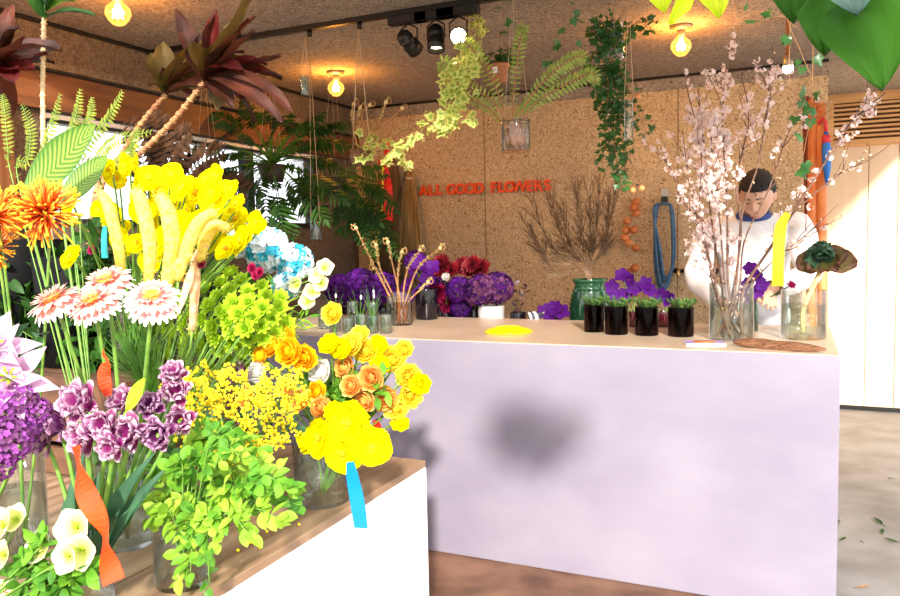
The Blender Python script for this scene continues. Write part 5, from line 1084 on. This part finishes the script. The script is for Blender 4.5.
# yellow ball sprays
vb = vz_(-1.40, 1.60, .06, .22, 'clear glass vase of the yellow ball sprays', fill=.6)
BALLY = pbr('ball_yellow', (.95, .68, .0), .7, c2=(1, .85, .02), scale=60)
BP = [(192, 385), (205, 375), (190, 405), (215, 395), (240, 385), (255, 400), (230, 410), (200, 425), (225, 430), (250, 425), (270, 415), (265, 385), (285, 400), (290, 380), (245, 445), (215, 450), (270, 440), (195, 440), (300, 395), (285, 425), (235, 460), (260, 455), (180, 395), (222, 380)]
for i, (x, y) in enumerate(BP):
    Y = 1.45 + .12 * math.sin(i * 2.1); tip = atY(x, y, Y); t = thing('ball_spray', 'branching spray of tiny round yellow blossoms left of the blue ribbon', 'flower', vb, 'yellow ball sprays'); S = bez(vb, vb.lerp(tip, .6) + V((0, 0, .08)), tip, 8); MB().tube(S, [.002, .001], 5).build('stem', G_STEM, t)
    tw = MB(); bl = [MB() for _ in range(4)]
    for k in range(14):
        e = rv().normalized(); e.y -= .3; q = tip + e * R.uniform(.012, .050); tw.tube([S[6], tip.lerp(q, .4), q], .0006, 3)
        for j in range(7): bl[k % 4].ball(q + rv(.010), R.uniform(.0028, .0046), 6, 4)
    tw.build('twiglets', G_STEM, t)
    for b_ in bl: b_.build('blossom_cluster', BALLY, t)
DKP = [(200, 400), (245, 415), (275, 405), (220, 440), (262, 430), (180, 430), (300, 420), (150, 450), (170, 455), (130, 460)]
for i, p in enumerate(DKP): leafy(nth(i, len(DKP), 'dark green leafy stem', 'between ball sprays and tulips'), vb, [(240, 460), p], 1.58, 16, .05, .022, G_GREY, 'dark leafy stems behind the ball sprays', parts=2)
# yellow bouquet at the corner of the block
vy_ = vz_(-1.165, 1.70, .075, .165, 'wide clear glass vase at the front edge, under the bright yellow blooms', fill=.7)
YB_ = [(350, 424, .048, 'poppy', (.1, -1, .3)), (322, 438, .046, 'poppy', (-.4, -1, .2)), (372, 446, .044, 'poppy', (.6, -1, .1)), (345, 452, .048, 'poppy', (0, -1, -.1)), (308, 440, .036, 'ran_yellow', (-.7, -1, 0)), (335, 412, .03, 'ran_yellow', (-.3, -.8, .5)), (362, 436, .04, 'ran_yellow', (.3, -1, .2))]
for (px, py, s, k, d), lb in zip(YB_, ['topmost of the large pure yellow blooms above the blue ribbon', 'large pure yellow bloom at the left above the vase rim', 'large pure yellow bloom pointing right over the white block side', 'lowest large pure yellow bloom, the blue ribbon hanging from it', 'orange edged yellow bloom furthest left in the yellow mass', 'small pure yellow bloom tucked behind the topmost one', 'pure yellow bloom right of centre in the yellow mass']): flower(k, 'yellow_bloom', lb, 'flower', vy_, atY(px, py, 1.62), d, s * 1.18, 'large yellow blooms over the vase')
ribbon('bright blue ribbon hanging from the yellow blooms over the block edge', [atY(350, 462, 1.56), atY(353, 480, 1.555), atY(357, 500, 1.55), atY(361, 528, 1.55)], .038, RB, tw=.12)
ribbon('short red ribbon behind the yellow blooms at the right', [atY(376, 420, 1.95), atY(377, 430, 1.95), atY(375, 441, 1.95)], .03, RR, tw=.1)
vr = vz_(-1.30, 1.97, .06, .22, 'clear glass vase of orange and yellow ranunculus at the back corner')
RN = [(272, 346, .036, 'ran_amber', 1.75, (-.2, -1, .5)), (290, 352, .040, 'ran_amber', 1.72, (0, -1, .3)), (305, 358, .036, 'ran_amber', 1.74, (.3, -1, .2)), (285, 338, .034, 'ran_amber', 1.8, (0, -.8, .7)), (333, 314, .032, 'ran_butter', 1.9, (.1, -1, .3)), (352, 345, .034, 'ran_butter', 1.85, (0, -1, .5)), (346, 368, .034, 'ran_peach', 1.85, (-.2, -1, .2)), (322, 372, .036, 'ran_white', 1.8, (-.2, -1, .4)), (366, 352, .034, 'ran_butter', 1.9, (.2, -1, .5)), (372, 378, .036, 'ran_peach', 1.85, (.2, -1, .2)), (392, 360, .040, 'ran_butter', 1.95, (.4, -1, .6)), (408, 376, .036, 'ran_butter', 1.95, (.6, -1, .3)), (410, 396, .034, 'ran_butter', 1.95, (.7, -1, .1)), (386, 398, .036, 'ran_peach', 1.9, (.3, -1, 0)), (366, 400, .034, 'ran_peach', 1.85, (0, -1, -.1)), (396, 408, .034, 'ran_butter', 1.92, (.5, -1, -.2)), (342, 350, .03, 'ran_yellow', 1.8, (0, -1, .6)), (240, 374, .034, 'tulip', 1.7, (-.2, -1, .4)), (258, 372, .03, 'ran_white', 1.72, (0, -1, .4)), (330, 345, .03, 'ran_yellow', 1.78, (0, -.8, .7)), (300, 400, .03, 'ran_peach', 1.65, (0, -1, .3)), (322, 408, .03, 'ran_peach', 1.68, (0, -1, .3)), (380, 366, .03, 'ran_yellow', 1.9, (.2, -1, .5)), (420, 384, 0.03, 'ran_yellow', 1.95, (0.6, -1, 0.3)), (404, 350, 0.028, 'ran_butter', 1.97, (0.4, -1, 0.7)), (360, 336, 0.03, 'ran_butter', 1.9, (0, -1, 0.8)), (378, 346, 0.03, 'ran_yellow', 1.92, (0.2, -1, 0.7)), (318, 392, 0.028, 'ran_amber', 1.7, (0, -1, 0.4)), (262, 356, 0.03, 'ran_amber', 1.74, (-0.4, -1, 0.3)), (352, 386, 0.03, 'ran_peach', 1.8, (0, -1, 0.3)), (400, 422, 0.026, 'ran_yellow', 1.93, (0.5, -1, -0.3)), (288, 388, 0.028, 'ran_peach', 1.66, (0, -1, 0.4)), (246, 398, 0.026, 'ran_peach', 1.6, (0, -1, 0.5))]
RNn = ['amber ranunculus furthest left beside the green rosettes', 'largest deep amber ranunculus in front of the rosettes', 'amber ranunculus right of the largest one', 'amber ranunculus behind the largest one', 'single round yellow ranunculus standing high on its own stem', 'ruffled yellow ranunculus below the single high one', 'peach ranunculus beside the white patch', 'white ranunculus in the middle of the orange flowers', 'butter yellow ranunculus in the upper middle', 'peach orange ranunculus in the centre right', 'topmost right butter yellow ranunculus against the counter', 'rightmost butter yellow ranunculus, upper', 'rightmost butter yellow ranunculus, lower', 'orange peach ranunculus above the short red ribbon', 'orange peach ranunculus just above the large yellow bloom', 'lowest butter yellow ranunculus at the right', 'small pure yellow ranunculus behind the white one', 'dusty pink bloom at the foot of the green rosettes', 'small white bloom beside the dusty pink one', 'small pure yellow ranunculus over the white one', 'peach ranunculus half hidden in the yellow balls', 'peach ranunculus over the dark leaves left of the yellow blooms', 'small pure yellow ranunculus between the butter ones', 'small yellow ranunculus at the far right edge of the bouquet', 'small butter ranunculus topmost at the right, behind the others', 'butter ranunculus below the single high one, further back', 'yellow ranunculus between the two upper butter ones', 'small amber ranunculus over the dark leaves', 'small amber ranunculus nearest the green rosettes', 'peach ranunculus in the heart of the bouquet', 'small yellow ranunculus above the block corner, lowest at the right', 'peach ranunculus among the ball sprays, right', 'peach ranunculus among the ball sprays, left']
for (px, py, s, k, Y, d), lb in zip(RN, RNn): flower(k, 'ranunculus', lb, 'flower', vr, atY(px, py, Y), d, s * 1.3, 'ranunculus bouquet', leaves=1, ll=.06, lw=.02)
RP = [(288, 372), (318, 358), (365, 375), (395, 392), (405, 365), (275, 368), (352, 362), (372, 410), (332, 372), (345, 385), (358, 388), (335, 390), (310, 385), (380, 385), (400, 385), (300, 375), (330, 398), (350, 402), (320, 360)]
for i, p in enumerate(RP): leafy(nth(i, len(RP), 'mid green leafy sprig', 'among the ranunculus'), vr, [(335, 410), p], 1.86, 14, .045, .022, G_MID if i % 2 else G_BRIGHT, 'leafy sprigs among the ranunculus', parts=2)
# green rosettes
vq = vz_(-1.66, 1.50, .07, .24, 'clear glass vase of the lime green rosettes')
QP = []
for i in range(62):
    a = i * 2.39996; q = ((i + .5) / 62) ** .5; QP.append((222 + 68 * q * math.cos(a), 322 + 50 * q * math.sin(a)))
for i, (x, y) in enumerate(QP + [(168, 330), (160, 345), (172, 350), (165, 312), (180, 365)]):
    q = math.hypot((x - 222) / 68, (y - 322) / 50); Y = 1.62 + .22 * min(1, q) ** 2 + R.uniform(-.02, .02)
    flower('rosette', 'green_rosette', 'lime green leafy rosette in the round green mass', 'flower', vq, atY(x, y, Y), V(((x - 222) / 68 * .8, -1 + .4 * q, (322 - y) / 50 * .7 + .25)), R.uniform(.027, .036), 'lime green rosettes', r=.0016)
for i, (x, y) in enumerate(((140, 320), (150, 345), (145, 365), (130, 340), (118, 330), (160, 370), (110, 350))):
    P = [vq, atY(150, 400, 1.5), atY(x, y, 1.45)]; t = thing('grass_tuft', nth(i, 7, 'fine dark green grassy stem', 'between the gerberas and the rosettes'), 'foliage', vq, 'grassy stems'); mb = MB(); S = smoothpath(P, 6)
    for k in range(22): e = rv(.03); mb.tube([S[3], S[8] + e * .5, S[-1] + e], [.0012, .0006], 4)
    mb.build('blades', G_MID, t)
# yellow poppies and plumes at the back
vk = vz_(-1.95, 1.80, .075, .24, 'tall clear glass on the crate under the yellow poppies', CZ)
PP = [(72, 206, .036), (73, 258, .040), (96, 170, .036), (128, 166, .034), (118, 178, .034), (115, 215, .040), (150, 180, .042), (172, 176, .036), (198, 190, .040), (218, 205, .046), (236, 220, .042), (214, 238, .046), (246, 240, .042), (192, 212, .046), (165, 200, .046), (125, 232, .036), (258, 222, .030), (140, 205, .042), (180, 228, .046), (208, 180, .034), (150, 225, .044), (228, 250, .036), (214, 193, .030), (238, 205, .03), (165, 240, .04), (140, 190, .036), (200, 225, .044), (185, 190, .042), (132, 246, .034), (152, 262, .036), (175, 258, .038), (100, 210, .03), (226, 190, .03)]
PP += [(x + R.uniform(-9, 9), y + R.uniform(-9, 9), s * .9) for x, y, s in PP if x > 112]
PPs = sorted(PP)
for i, (x, y, s) in enumerate(PPs):
    nr = (x, y) in ((72, 206), (73, 258))
    Y = 1.30 if nr else 1.72 + .12 * math.sin(i * 2.3)
    lb = 'yellow poppy-like bloom beside the orange chrysanthemum, upper' if (x, y) == (72, 206) else 'yellow poppy-like bloom above the left gerbera, under the chrysanthemum' if nr else 'pure yellow ruffled bloom in the dense yellow mass at the upper left'
    flower('poppy', 'yellow_poppy', lb, 'flower', vk, atY(x, y, Y), V((R.uniform(-.5, .5), -1, R.uniform(-.1, .8))), s * (.85 if nr else 1.05), None if nr else 'yellow blooms at the upper left')
PLM = pbr('plume_yellow', (.80, .62, .06), .9, c2=(1, .85, .22), scale=90, trans=.3); PLP = pbr('plume_peach', (.80, .42, .22), .9, c2=(.95, .75, .45), scale=60, trans=.3)
for i, (pts, w, m, lb) in enumerate(([[(122, 285), (118, 245), (108, 205), (100, 192)], .020, PLM, 'leftmost fuzzy yellow plume'], [[(148, 290), (150, 245), (142, 205), (135, 190)], .024, PLM, 'fuzzy yellow plume rising behind the right gerbera'], [[(165, 285), (172, 245), (168, 212), (160, 196)], .026, PLM, 'tall fuzzy yellow plume in the middle of the yellow mass'], [[(178, 280), (188, 245), (200, 222), (214, 212)], .022, PLM, 'fuzzy yellow plume bending right over the rosettes'], [[(160, 300), (172, 275), (182, 262), (190, 252)], .020, PLM, 'short fuzzy yellow plume low behind the right gerbera'], [[(192, 330), (195, 290), (196, 262), (206, 244)], .018, PLP, 'peach coloured crested plume beside the green rosettes'], [[(200, 262), (205, 240), (214, 226), (228, 228)], .022, PLM, 'rightmost fuzzy yellow plume curling over'])):
    P = [atY(x, y, 1.42 if i < 5 else 1.5) for x, y in pts]; t = thing('plume_flower', lb + ', feathery', 'flower', vk, 'feathery plumes'); MB().tube(bez(vk, P[0] - V((0, 0, .15)), P[0], 6), .003, 6).build('stem', G_STEM, t)
    S = smoothpath(P, 6); n = len(S); MB().tube(S, [w * (.35 + .65 * math.sin(PI * (.1 + .8 * k / n))) * .75 for k in range(n)], 8).build('plume_core', m, t); fz = MB()
    for k in range(420): j = R.randint(0, n - 1); e = rv().normalized(); q = S[j] + e * w * .55; fz.petal(q, e + (S[min(j + 1, n - 1)] - S[max(0, j - 1)]).normalized() * .8, rv(), w * R.uniform(.2, .42), w * .10, 'lance', .3, .1, 0, 2, 1)
    fz.build('plume_fuzz', m, t)
P = [atY(194, 262, 1.45), atY(196, 285, 1.42), atY(192, 310, 1.40), atY(180, 332, 1.39)]
t = thing('pale_bract', 'pale peach drooping bract hanging over the green rosettes', 'flower', vk); mb = MB(); mb.petal(P[0], P[3] - P[0], V((.2, -1, 0)), .15, .022, 'lance', .35, .4, .1, 9, 2); mb.build('blade', PLP, t); MB().tube(bez(vk, vk + V((.1, -.1, .4)), P[0], 6), .002, 5).build('stem', G_STEM, t)
# white and aqua hydrangeas
vi = vz_(-2.02, 1.99, .06, .22, 'clear glass on the crate of the white and aqua hydrangeas', CZ)
for lb, px, py, s, Y in (('white hydrangea left in the white and aqua cluster, beside the yellow mass', 240, 240, .062, 2.06), ('white and aqua hydrangea in the centre of its cluster', 268, 250, .078, 2.1), ('white and aqua hydrangea at the right end of its cluster', 294, 262, .066, 2.12), ('lowest small white hydrangea under the aqua ones', 286, 285, .05, 2.08)): flower('hyd_ice', 'white_hydrangea', lb, 'flower', vi, atY(px, py, Y), (.2, -.9, .5), s, 'white and aqua hydrangeas', r=.004)
for i, (x, y) in enumerate(((298, 285), (312, 292), (322, 284), (308, 302), (318, 276), (325, 268))): flower('helle', 'white_sprig_bloom', nth(i, 6, 'small loose white bloom', 'right of the aqua hydrangeas'), 'flower', vi, atY(x, y, 2.05), V((R.uniform(-.2, .7), -1, .3)), .032, 'loose white blooms', r=.0018)
for i, (x, y) in enumerate(((252, 268), (256, 275), (260, 272), (103, 198), (92, 250), (202, 264))): flower('ran_white' if 0 else 'dahlia_pink', 'pink_bud', nth(i, 6, 'small magenta pink bud', 'peeping between the yellow and white flowers'), 'flower', vi, atY(x, y, 1.6 if i < 3 else 1.5), (0, -1, .3), .014, 'magenta buds', r=.0012)
LG = [(265, 290), (280, 300), (292, 310), (300, 318), (275, 278), (305, 330), (312, 315), (290, 330), (240, 275), (230, 265)]
for i, p in enumerate(LG): leafy(nth(i, len(LG), 'yellow green strappy sprig', 'below the aqua hydrangeas'), vi, [(270, 330), p], 2.0, 14, .055, .010, G_LIME if i % 2 else G_BRIGHT, 'yellow green sprigs below the hydrangeas', prof='lance', parts=2)
# dark filler foliage and buckets behind
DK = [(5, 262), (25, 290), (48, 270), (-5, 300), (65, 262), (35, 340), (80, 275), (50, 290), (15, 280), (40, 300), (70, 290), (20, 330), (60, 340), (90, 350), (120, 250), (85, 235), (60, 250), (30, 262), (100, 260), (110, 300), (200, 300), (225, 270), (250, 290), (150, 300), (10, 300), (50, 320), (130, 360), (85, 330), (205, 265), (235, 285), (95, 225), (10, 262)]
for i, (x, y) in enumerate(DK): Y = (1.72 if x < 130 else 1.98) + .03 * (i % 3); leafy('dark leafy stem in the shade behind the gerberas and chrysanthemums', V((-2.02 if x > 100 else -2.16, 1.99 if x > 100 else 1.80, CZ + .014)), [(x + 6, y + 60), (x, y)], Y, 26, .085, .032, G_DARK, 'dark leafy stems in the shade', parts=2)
ribbon('teal ribbon hanging between the yellow blooms at the left', [atY(105, 226, 1.5), atY(104, 240, 1.5), atY(105, 258, 1.5)], .022, RT, tw=.1)

# fallen leaves on the floor and planks
for i, (x, y, s) in enumerate(((839, 521, .06), (883, 525, .07), (882, 534, .05), (840, 541, .045), (899, 543, .06), (857, 588, .05), (893, 479, .035), (838, 491, .03), (863, 543, .02))):
    c = atZ(x, y, .001); w = R.uniform(0, 6.28); t = thing('fallen_leaf', ['dark green fallen leaf on the floor nearest the counter corner', 'largest dark green fallen leaf on the concrete floor', 'narrow fallen leaf just below the largest one', 'small green fallen leaf below the counter side one', 'green fallen leaf at the right edge of the floor', 'brown fallen leaf nearest the bottom of the picture', 'small dark scrap of leaf higher on the floor at the right', 'small dark scrap of leaf close to the counter side', 'tiny leaf crumb in the middle of the concrete floor'][i], 'leaf', c)
    MB().petal(c + V((0, 0, .003)), V((math.cos(w), math.sin(w), 0)), V((0, 0, 1)), s, s * .35, 'oval', .3, .3, .04, 6, 2).build('blade', G_DARK if i != 5 else DRY, t); MB().tube([c + V((0, 0, .003)), c + V((-math.cos(w), -math.sin(w), .1)) * s * .3], .0012, 4).build('stalk', G_STEMD, t)
for i, (x, y) in enumerate(((238, 552), (251, 544), (260, 549), (267, 533), (299, 526))):
    c = atZ(x, y, PZ + .001); o = MB().ball(c + V((0, 0, .004)), .004, 8, 6).build('fallen_blossom', BALLY); tag(o, nth(i, 5, 'tiny yellow ball blossom', 'dropped on the planks by the block edge'), 'blossom', 'dropped yellow blossoms')
# yellow ribbon on the cherry branches
ribbon('long yellow ribbon tied to a cherry branch in front of the worker', [atY(788, 213, 3.22), atY(781, 226, 3.215), atY(779, 245, 3.21), atY(778, 265, 3.21), atY(778, 286, 3.21)], .042, RYL, tw=.12)

# ================================================================ the shop worker
def skin(name, verts, edges, radii, sub=2, root=0):
    me = bpy.data.meshes.new(name); me.from_pydata([tuple(v) for v in verts], edges, []); o = bpy.data.objects.new(name, me); COL.objects.link(o)
    m = o.modifiers.new('s', 'SKIN'); sv = me.skin_vertices[0].data
    for i, r in enumerate(radii): sv[i].radius = r if hasattr(r, '__len__') else (r, r); sv[i].use_root = (i == root)
    m.use_smooth_shade = True; s = o.modifiers.new('d', 'SUBSURF'); s.levels = sub; s.render_levels = sub
    r = bpy.data.meshes.new_from_object(o.evaluated_get(bpy.context.evaluated_depsgraph_get())); bpy.data.objects.remove(o); return r
def as_mb(me, mb):
    mb.add([v.co.copy() for v in me.vertices], [tuple(p.vertices) for p in me.polygons]); return mb
def fused(name, mb, mat, parent, vox, smooth=3, org=V((0, 0, 0))):
    me = mb.mesh('tmp', mat); o = bpy.data.objects.new('tmp', me); COL.objects.link(o); m = o.modifiers.new('r', 'REMESH'); m.mode = 'VOXEL'; m.voxel_size = vox; m.use_smooth_shade = True
    s = o.modifiers.new('s', 'SMOOTH'); s.iterations = smooth; s.factor = .5
    r = bpy.data.meshes.new_from_object(o.evaluated_get(bpy.context.evaluated_depsgraph_get())); bpy.data.objects.remove(o)
    for v in r.vertices: v.co -= org
    r.materials.clear(); r.materials.append(mat); r.polygons.foreach_set('use_smooth', [True] * len(r.polygons)); return put(name, r, parent)
SK = pbr('skin', (.58, .31, .20), .5, c2=(.64, .36, .24), scale=12); HAIR = pbr('hair', (.006, .004, .004), .8, c2=(.03, .02, .015), scale=120, stretch=(1, 1, .2))
SWE = pbr('sweater', (.80, .78, .78), .9, c2=(.88, .86, .86), scale=90, bump=.3); NAVY = pbr('navy_collar', (.02, .05, .20), .7); TRO = pbr('trousers', (.06, .06, .08), .8)
HC = atY(757, 196, 4.02)           # centre of the head
fw = V((-.12, -.84, -.50)).normalized(); up = V((-.05, -.52, .85)); sd = up.cross(fw).normalized() * -1; up = fw.cross(sd).normalized() * -1
if up.z < 0: up = -up
sd = fw.cross(up).normalized()
bx_ = HC.x - .02; gx = V((bx_, 4.40, 0))
PE = V((bx_, 4.36, .96)); CHs = V((bx_, 4.24, 1.32)); NK = V((bx_, 4.14, 1.525))
SL, SR = V((bx_ - .21, 4.20, 1.455)), V((bx_ + .21, 4.20, 1.455))
EL, ER = V((bx_ - .27, 4.06, 1.17)), V((bx_ + .26, 4.02, 1.19))
WR = atY(762, 291, 3.72); WL = V((bx_ - .06, 3.80, 1.08))
WL2 = V((bx_ - .12, 3.84, 1.07))
t = thing('person', 'person in a cream sweater with navy collar, head bowed over flowers behind the counter', 'person', gx)
# body: pelvis root, spine, legs, arms
Vv = [PE, PE.lerp(CHs, .5), CHs, NK, HC + up * -.03 - fw * .03]
E_ = [(0, 1), (1, 2), (2, 3), (3, 4)]; Rr = [(.15, .11), (.145, .11), (.16, .12), .055, .055]
def chain(frm, pts, rads):
    i = frm
    for p, r in zip(pts, rads): Vv.append(V(p)); Rr.append(r); E_.append((i, len(Vv) - 1)); i = len(Vv) - 1
    return i
for s in (-1, 1): chain(0, [PE + V((s * .09, 0, -.08)), PE + V((s * .10, -.02, -.46)), PE + V((s * .11, .03, -.87)), PE + V((s * .12, -.08, -.92))], [.085, .06, .045, .035])
aL = chain(2, [SL, EL, WL2], [.06, .045, .028]); aR = chain(2, [SR, ER, WR], [.06, .045, .028])
body = MB(); as_mb(skin('b', Vv, E_, Rr, 2), body)
# head
hm = MB().ball((0, 0, 0), 1, 48, 36); hv = []
def gs(x, c, w): return math.exp(-((x - c) / w) ** 2)
for v in hm.v:
    x, y, z = v          # x side, y forward, z up on a unit ball
    X, Yy, Z = x * .076, y * .094, z * .115
    if z < 0: X *= 1 - .28 * (-z) ** 1.4; Yy *= 1 - (.10 * (-z) if y > 0 else .35 * (-z))
    if y > 0:
        f = y ** 1.5; Yy += f * (.024 * gs(x, 0, .16) * gs(z, -.16, .17) + .012 * gs(x, 0, .10) * gs(z, .08, .2) - .010 * (gs(x, .36, .17) + gs(x, -.36, .17)) * gs(z, .08, .11) + .007 * (gs(x, .36, .25) + gs(x, -.36, .25)) * gs(z, .27, .10) + .009 * gs(x, 0, .22) * gs(z, -.46, .07) + .008 * gs(x, 0, .2) * gs(z, -.60, .06) - .006 * gs(x, 0, .22) * gs(z, -.53, .03) + .012 * gs(x, 0, .25) * gs(z, -.88, .14))
    hv.append(HC + sd * X + fw * Yy + up * Z)
hm.v = hv; body.add(hm.v, hm.f)
for s in (-1, 1): body.ball(HC + sd * s * .077 - fw * .008 - up * .006, .024, 10, 8, (.5, .8, 1.2)); body.ball(HC + sd * s * .012 + fw * .108 - up * .030, .010, 8, 6)
# hands
def hand(w, d, palm, curl, s=1):
    """wrist, direction of the fingers, side the palm faces"""
    d = V(d).normalized(); pn = (V(palm) - d * V(palm).dot(d)).normalized(); x = d.cross(pn).normalized() * s
    vs = [w, w + d * .045, w + d * .075]; rr = [(.026, .018), (.036, .017), (.034, .015)]; body.add(*(lambda m: ([v.co.copy() for v in m.vertices], [tuple(p.vertices) for p in m.polygons]))(skin('h', vs, [(0, 1), (1, 2)], [.026, .030, .027], 2)))
    for k, (off, l) in enumerate(((-.030, .062), (-.010, .075), (.010, .070), (.028, .055))):
        p = w + d * .070 + x * off; P = [p - d * .02, p]; a = 0
        for j, f in enumerate((.42, .33, .25)): a += curl; P.append(P[-1] + (d * math.cos(a) + pn * math.sin(a)) * l * f + x * off * .06)
        as_mb(skin('f', P, [(i, i + 1) for i in range(4)], [.0095, .0095, .0088, .0082, .0072], 2), body)
    P = [w + d * .02 - x * .015, w + d * .045 - x * .040 + pn * .01, w + d * .068 - x * .046 + pn * .028, w + d * .088 - x * .036 + pn * .036]
    as_mb(skin('f', P, [(0, 1), (1, 2), (2, 3)], [.013, .012, .0105, .009], 2), body)
hand(WR, (.45, -.75, -.25), (-.2, -.2, -1), .55, 1); hand(WL2, (.3, -.9, -.2), (.2, .2, -1), .5, -1)
fused('body', body, SK, t, .005, 4, V(t.location))
# face details
dk = pbr('brow', (.02, .012, .01), .6)
for s in (-1, 1):
    P = [HC + sd * s * a + fw * b + up * c_ for a, b, c_ in ((.012, .098, .030), (.026, .097, .036), (.042, .086, .033))]; MB().tube(P, [.0028, .0036, .002], 6, flat=.6).build('eyebrow', dk, t)
    P = [HC + sd * s * a + fw * b + up * c_ for a, b, c_ in ((.016, .089, .008), (.028, .089, .004), (.041, .080, .007))]; MB().tube(P, [.0015, .0026, .0012], 6).build('eyelid_line', dk, t)
P = [HC + sd * a + fw * b + up * c_ for a, b, c_ in ((-.024, .088, -.062), (0, .1005, -.060), (.024, .088, -.062))]; MB().tube(smoothpath(P, 3), [.001, .003, .004, .005, .004, .003, .001], 8, flat=.6).build('mouth', pbr('lips', (.45, .13, .11), .5), t)
# hair
hb = MB().ball((0, 0, 0), 1, 36, 24); hv = []
for v in hb.v:
    x, y, z = v; line = .46 if y > .25 else (.46 - (.25 - y) * 1.1); k = 1.0 if z > line - .06 else .86
    hv.append(HC + sd * (x * .088 * k) + fw * (y * .104 * k - .008) + up * (z * .130 * k + .004) + rv(.0022) * (1 if z > line else 0))
hb.v = hv; cap = fused('hair', hb, HAIR, t, .006, 1, V(t.location))
tf = MB()
for i in range(260):
    e = rv().normalized(); p = V((e.x, e.y, abs(e.z)));
    if p.z < .42 and p.y > -.1: continue
    o = HC + sd * (p.x * .086) + fw * (p.y * .102 - .008) + up * (p.z * .128 + .002); dd = (sd * p.x + fw * (p.y + .5) + up * p.z * .5).normalized(); tf.petal(o, dd + rv(.25), sd * p.x + fw * p.y + up * p.z, .020, .005, 'lance', -1.2, .2, 0, 3, 1)
tf.build('hair_locks', HAIR, t)
# clothes follow the body: the part of its surface they cover, moved outwards and given thickness
BODY = [c for c in t.children if c.name.startswith('body')][0]; TL_ = V(t.location)
def garment(name, mat, keep, out_, wrinkle):
    import bmesh
    bm = bmesh.new(); bm.from_mesh(BODY.data); bm.normal_update()
    bmesh.ops.delete(bm, geom=[f for f in bm.faces if not keep(f.calc_center_median() + TL_)], context='FACES')
    bm.normal_update(); ns = [(v, v.normal.copy()) for v in bm.verts]
    for v, n in ns: v.co += n * (out_ + wrinkle * (math.sin(v.co.z * 55 + v.co.x * 30) * math.sin(v.co.x * 38 - v.co.y * 21)))
    me = bpy.data.meshes.new('tmp'); bm.to_mesh(me); bm.free(); o = bpy.data.objects.new('tmp', me); COL.objects.link(o)
    m = o.modifiers.new('s', 'SMOOTH'); m.iterations = 2; m = o.modifiers.new('t', 'SOLIDIFY'); m.thickness = .006; m.offset = -1
    r_ = bpy.data.meshes.new_from_object(o.evaluated_get(bpy.context.evaluated_depsgraph_get())); bpy.data.objects.remove(o)
    r_.materials.clear(); r_.materials.append(mat); r_.polygons.foreach_set('use_smooth', [True] * len(r_.polygons)); return put(name, r_, t)
HD1, HD2 = V((.45, -.75, -.25)).normalized(), V((.3, -.9, -.2)).normalized()
def in_sw(q):
    if q.z < .93: return False
    for w_, d_ in ((WR, HD1), (WL2, HD2)):
        if (q - w_).length < .20 and (q - w_).dot(d_) > -.012 and (q - w_).length > 0 and q.y < 3.93: return False
    if (q - HC).length < .135: return False
    return not (q.z > 1.475 and abs(q.x - NK.x) < .075 and (q - NK).length < .12)
garment('sweater', SWE, in_sw, .020, .004)
garment('trousers', TRO, lambda q: .10 < q.z < .97 and q.y > 4.05, .014, .003)
cr = [NK + V((.068 * math.cos(a), .066 * math.sin(a) - .012, -.02 - .03 * (1 - math.sin(a)) * .5)) for a in [k * PI / 12 for k in range(25)]]
MB().tube(cr, .018, 10).build('collar', NAVY, t)
for s in (-1, 1): MB().ball(V((PE.x + s * .115, PE.y - .03, .048)), .05, 14, 10, (.95, 2.5, .95)).build('shoe', pbr('shoe', (.08, .05, .04), .5), t)
# magenta tulip held in the hand
hp = WR + V((.05, -.08, -.02)); flower('tulip', 'magenta_tulip', 'single magenta tulip held in the hand of the person', 'tulip', hp + V((-.04, .02, -.02)), atY(791, 285, 3.62), (.6, -.4, .7), .024, stem=G_STEMD, r=.003)
TM = bpy.data.objects['magenta_tulip']
for ch in TM.children:
    if ch.name.startswith('petal_crown'):
        me2 = ch.data.copy(); me2.materials.clear(); me2.materials.append(MAG); ch.data = me2
ribbon_o = None
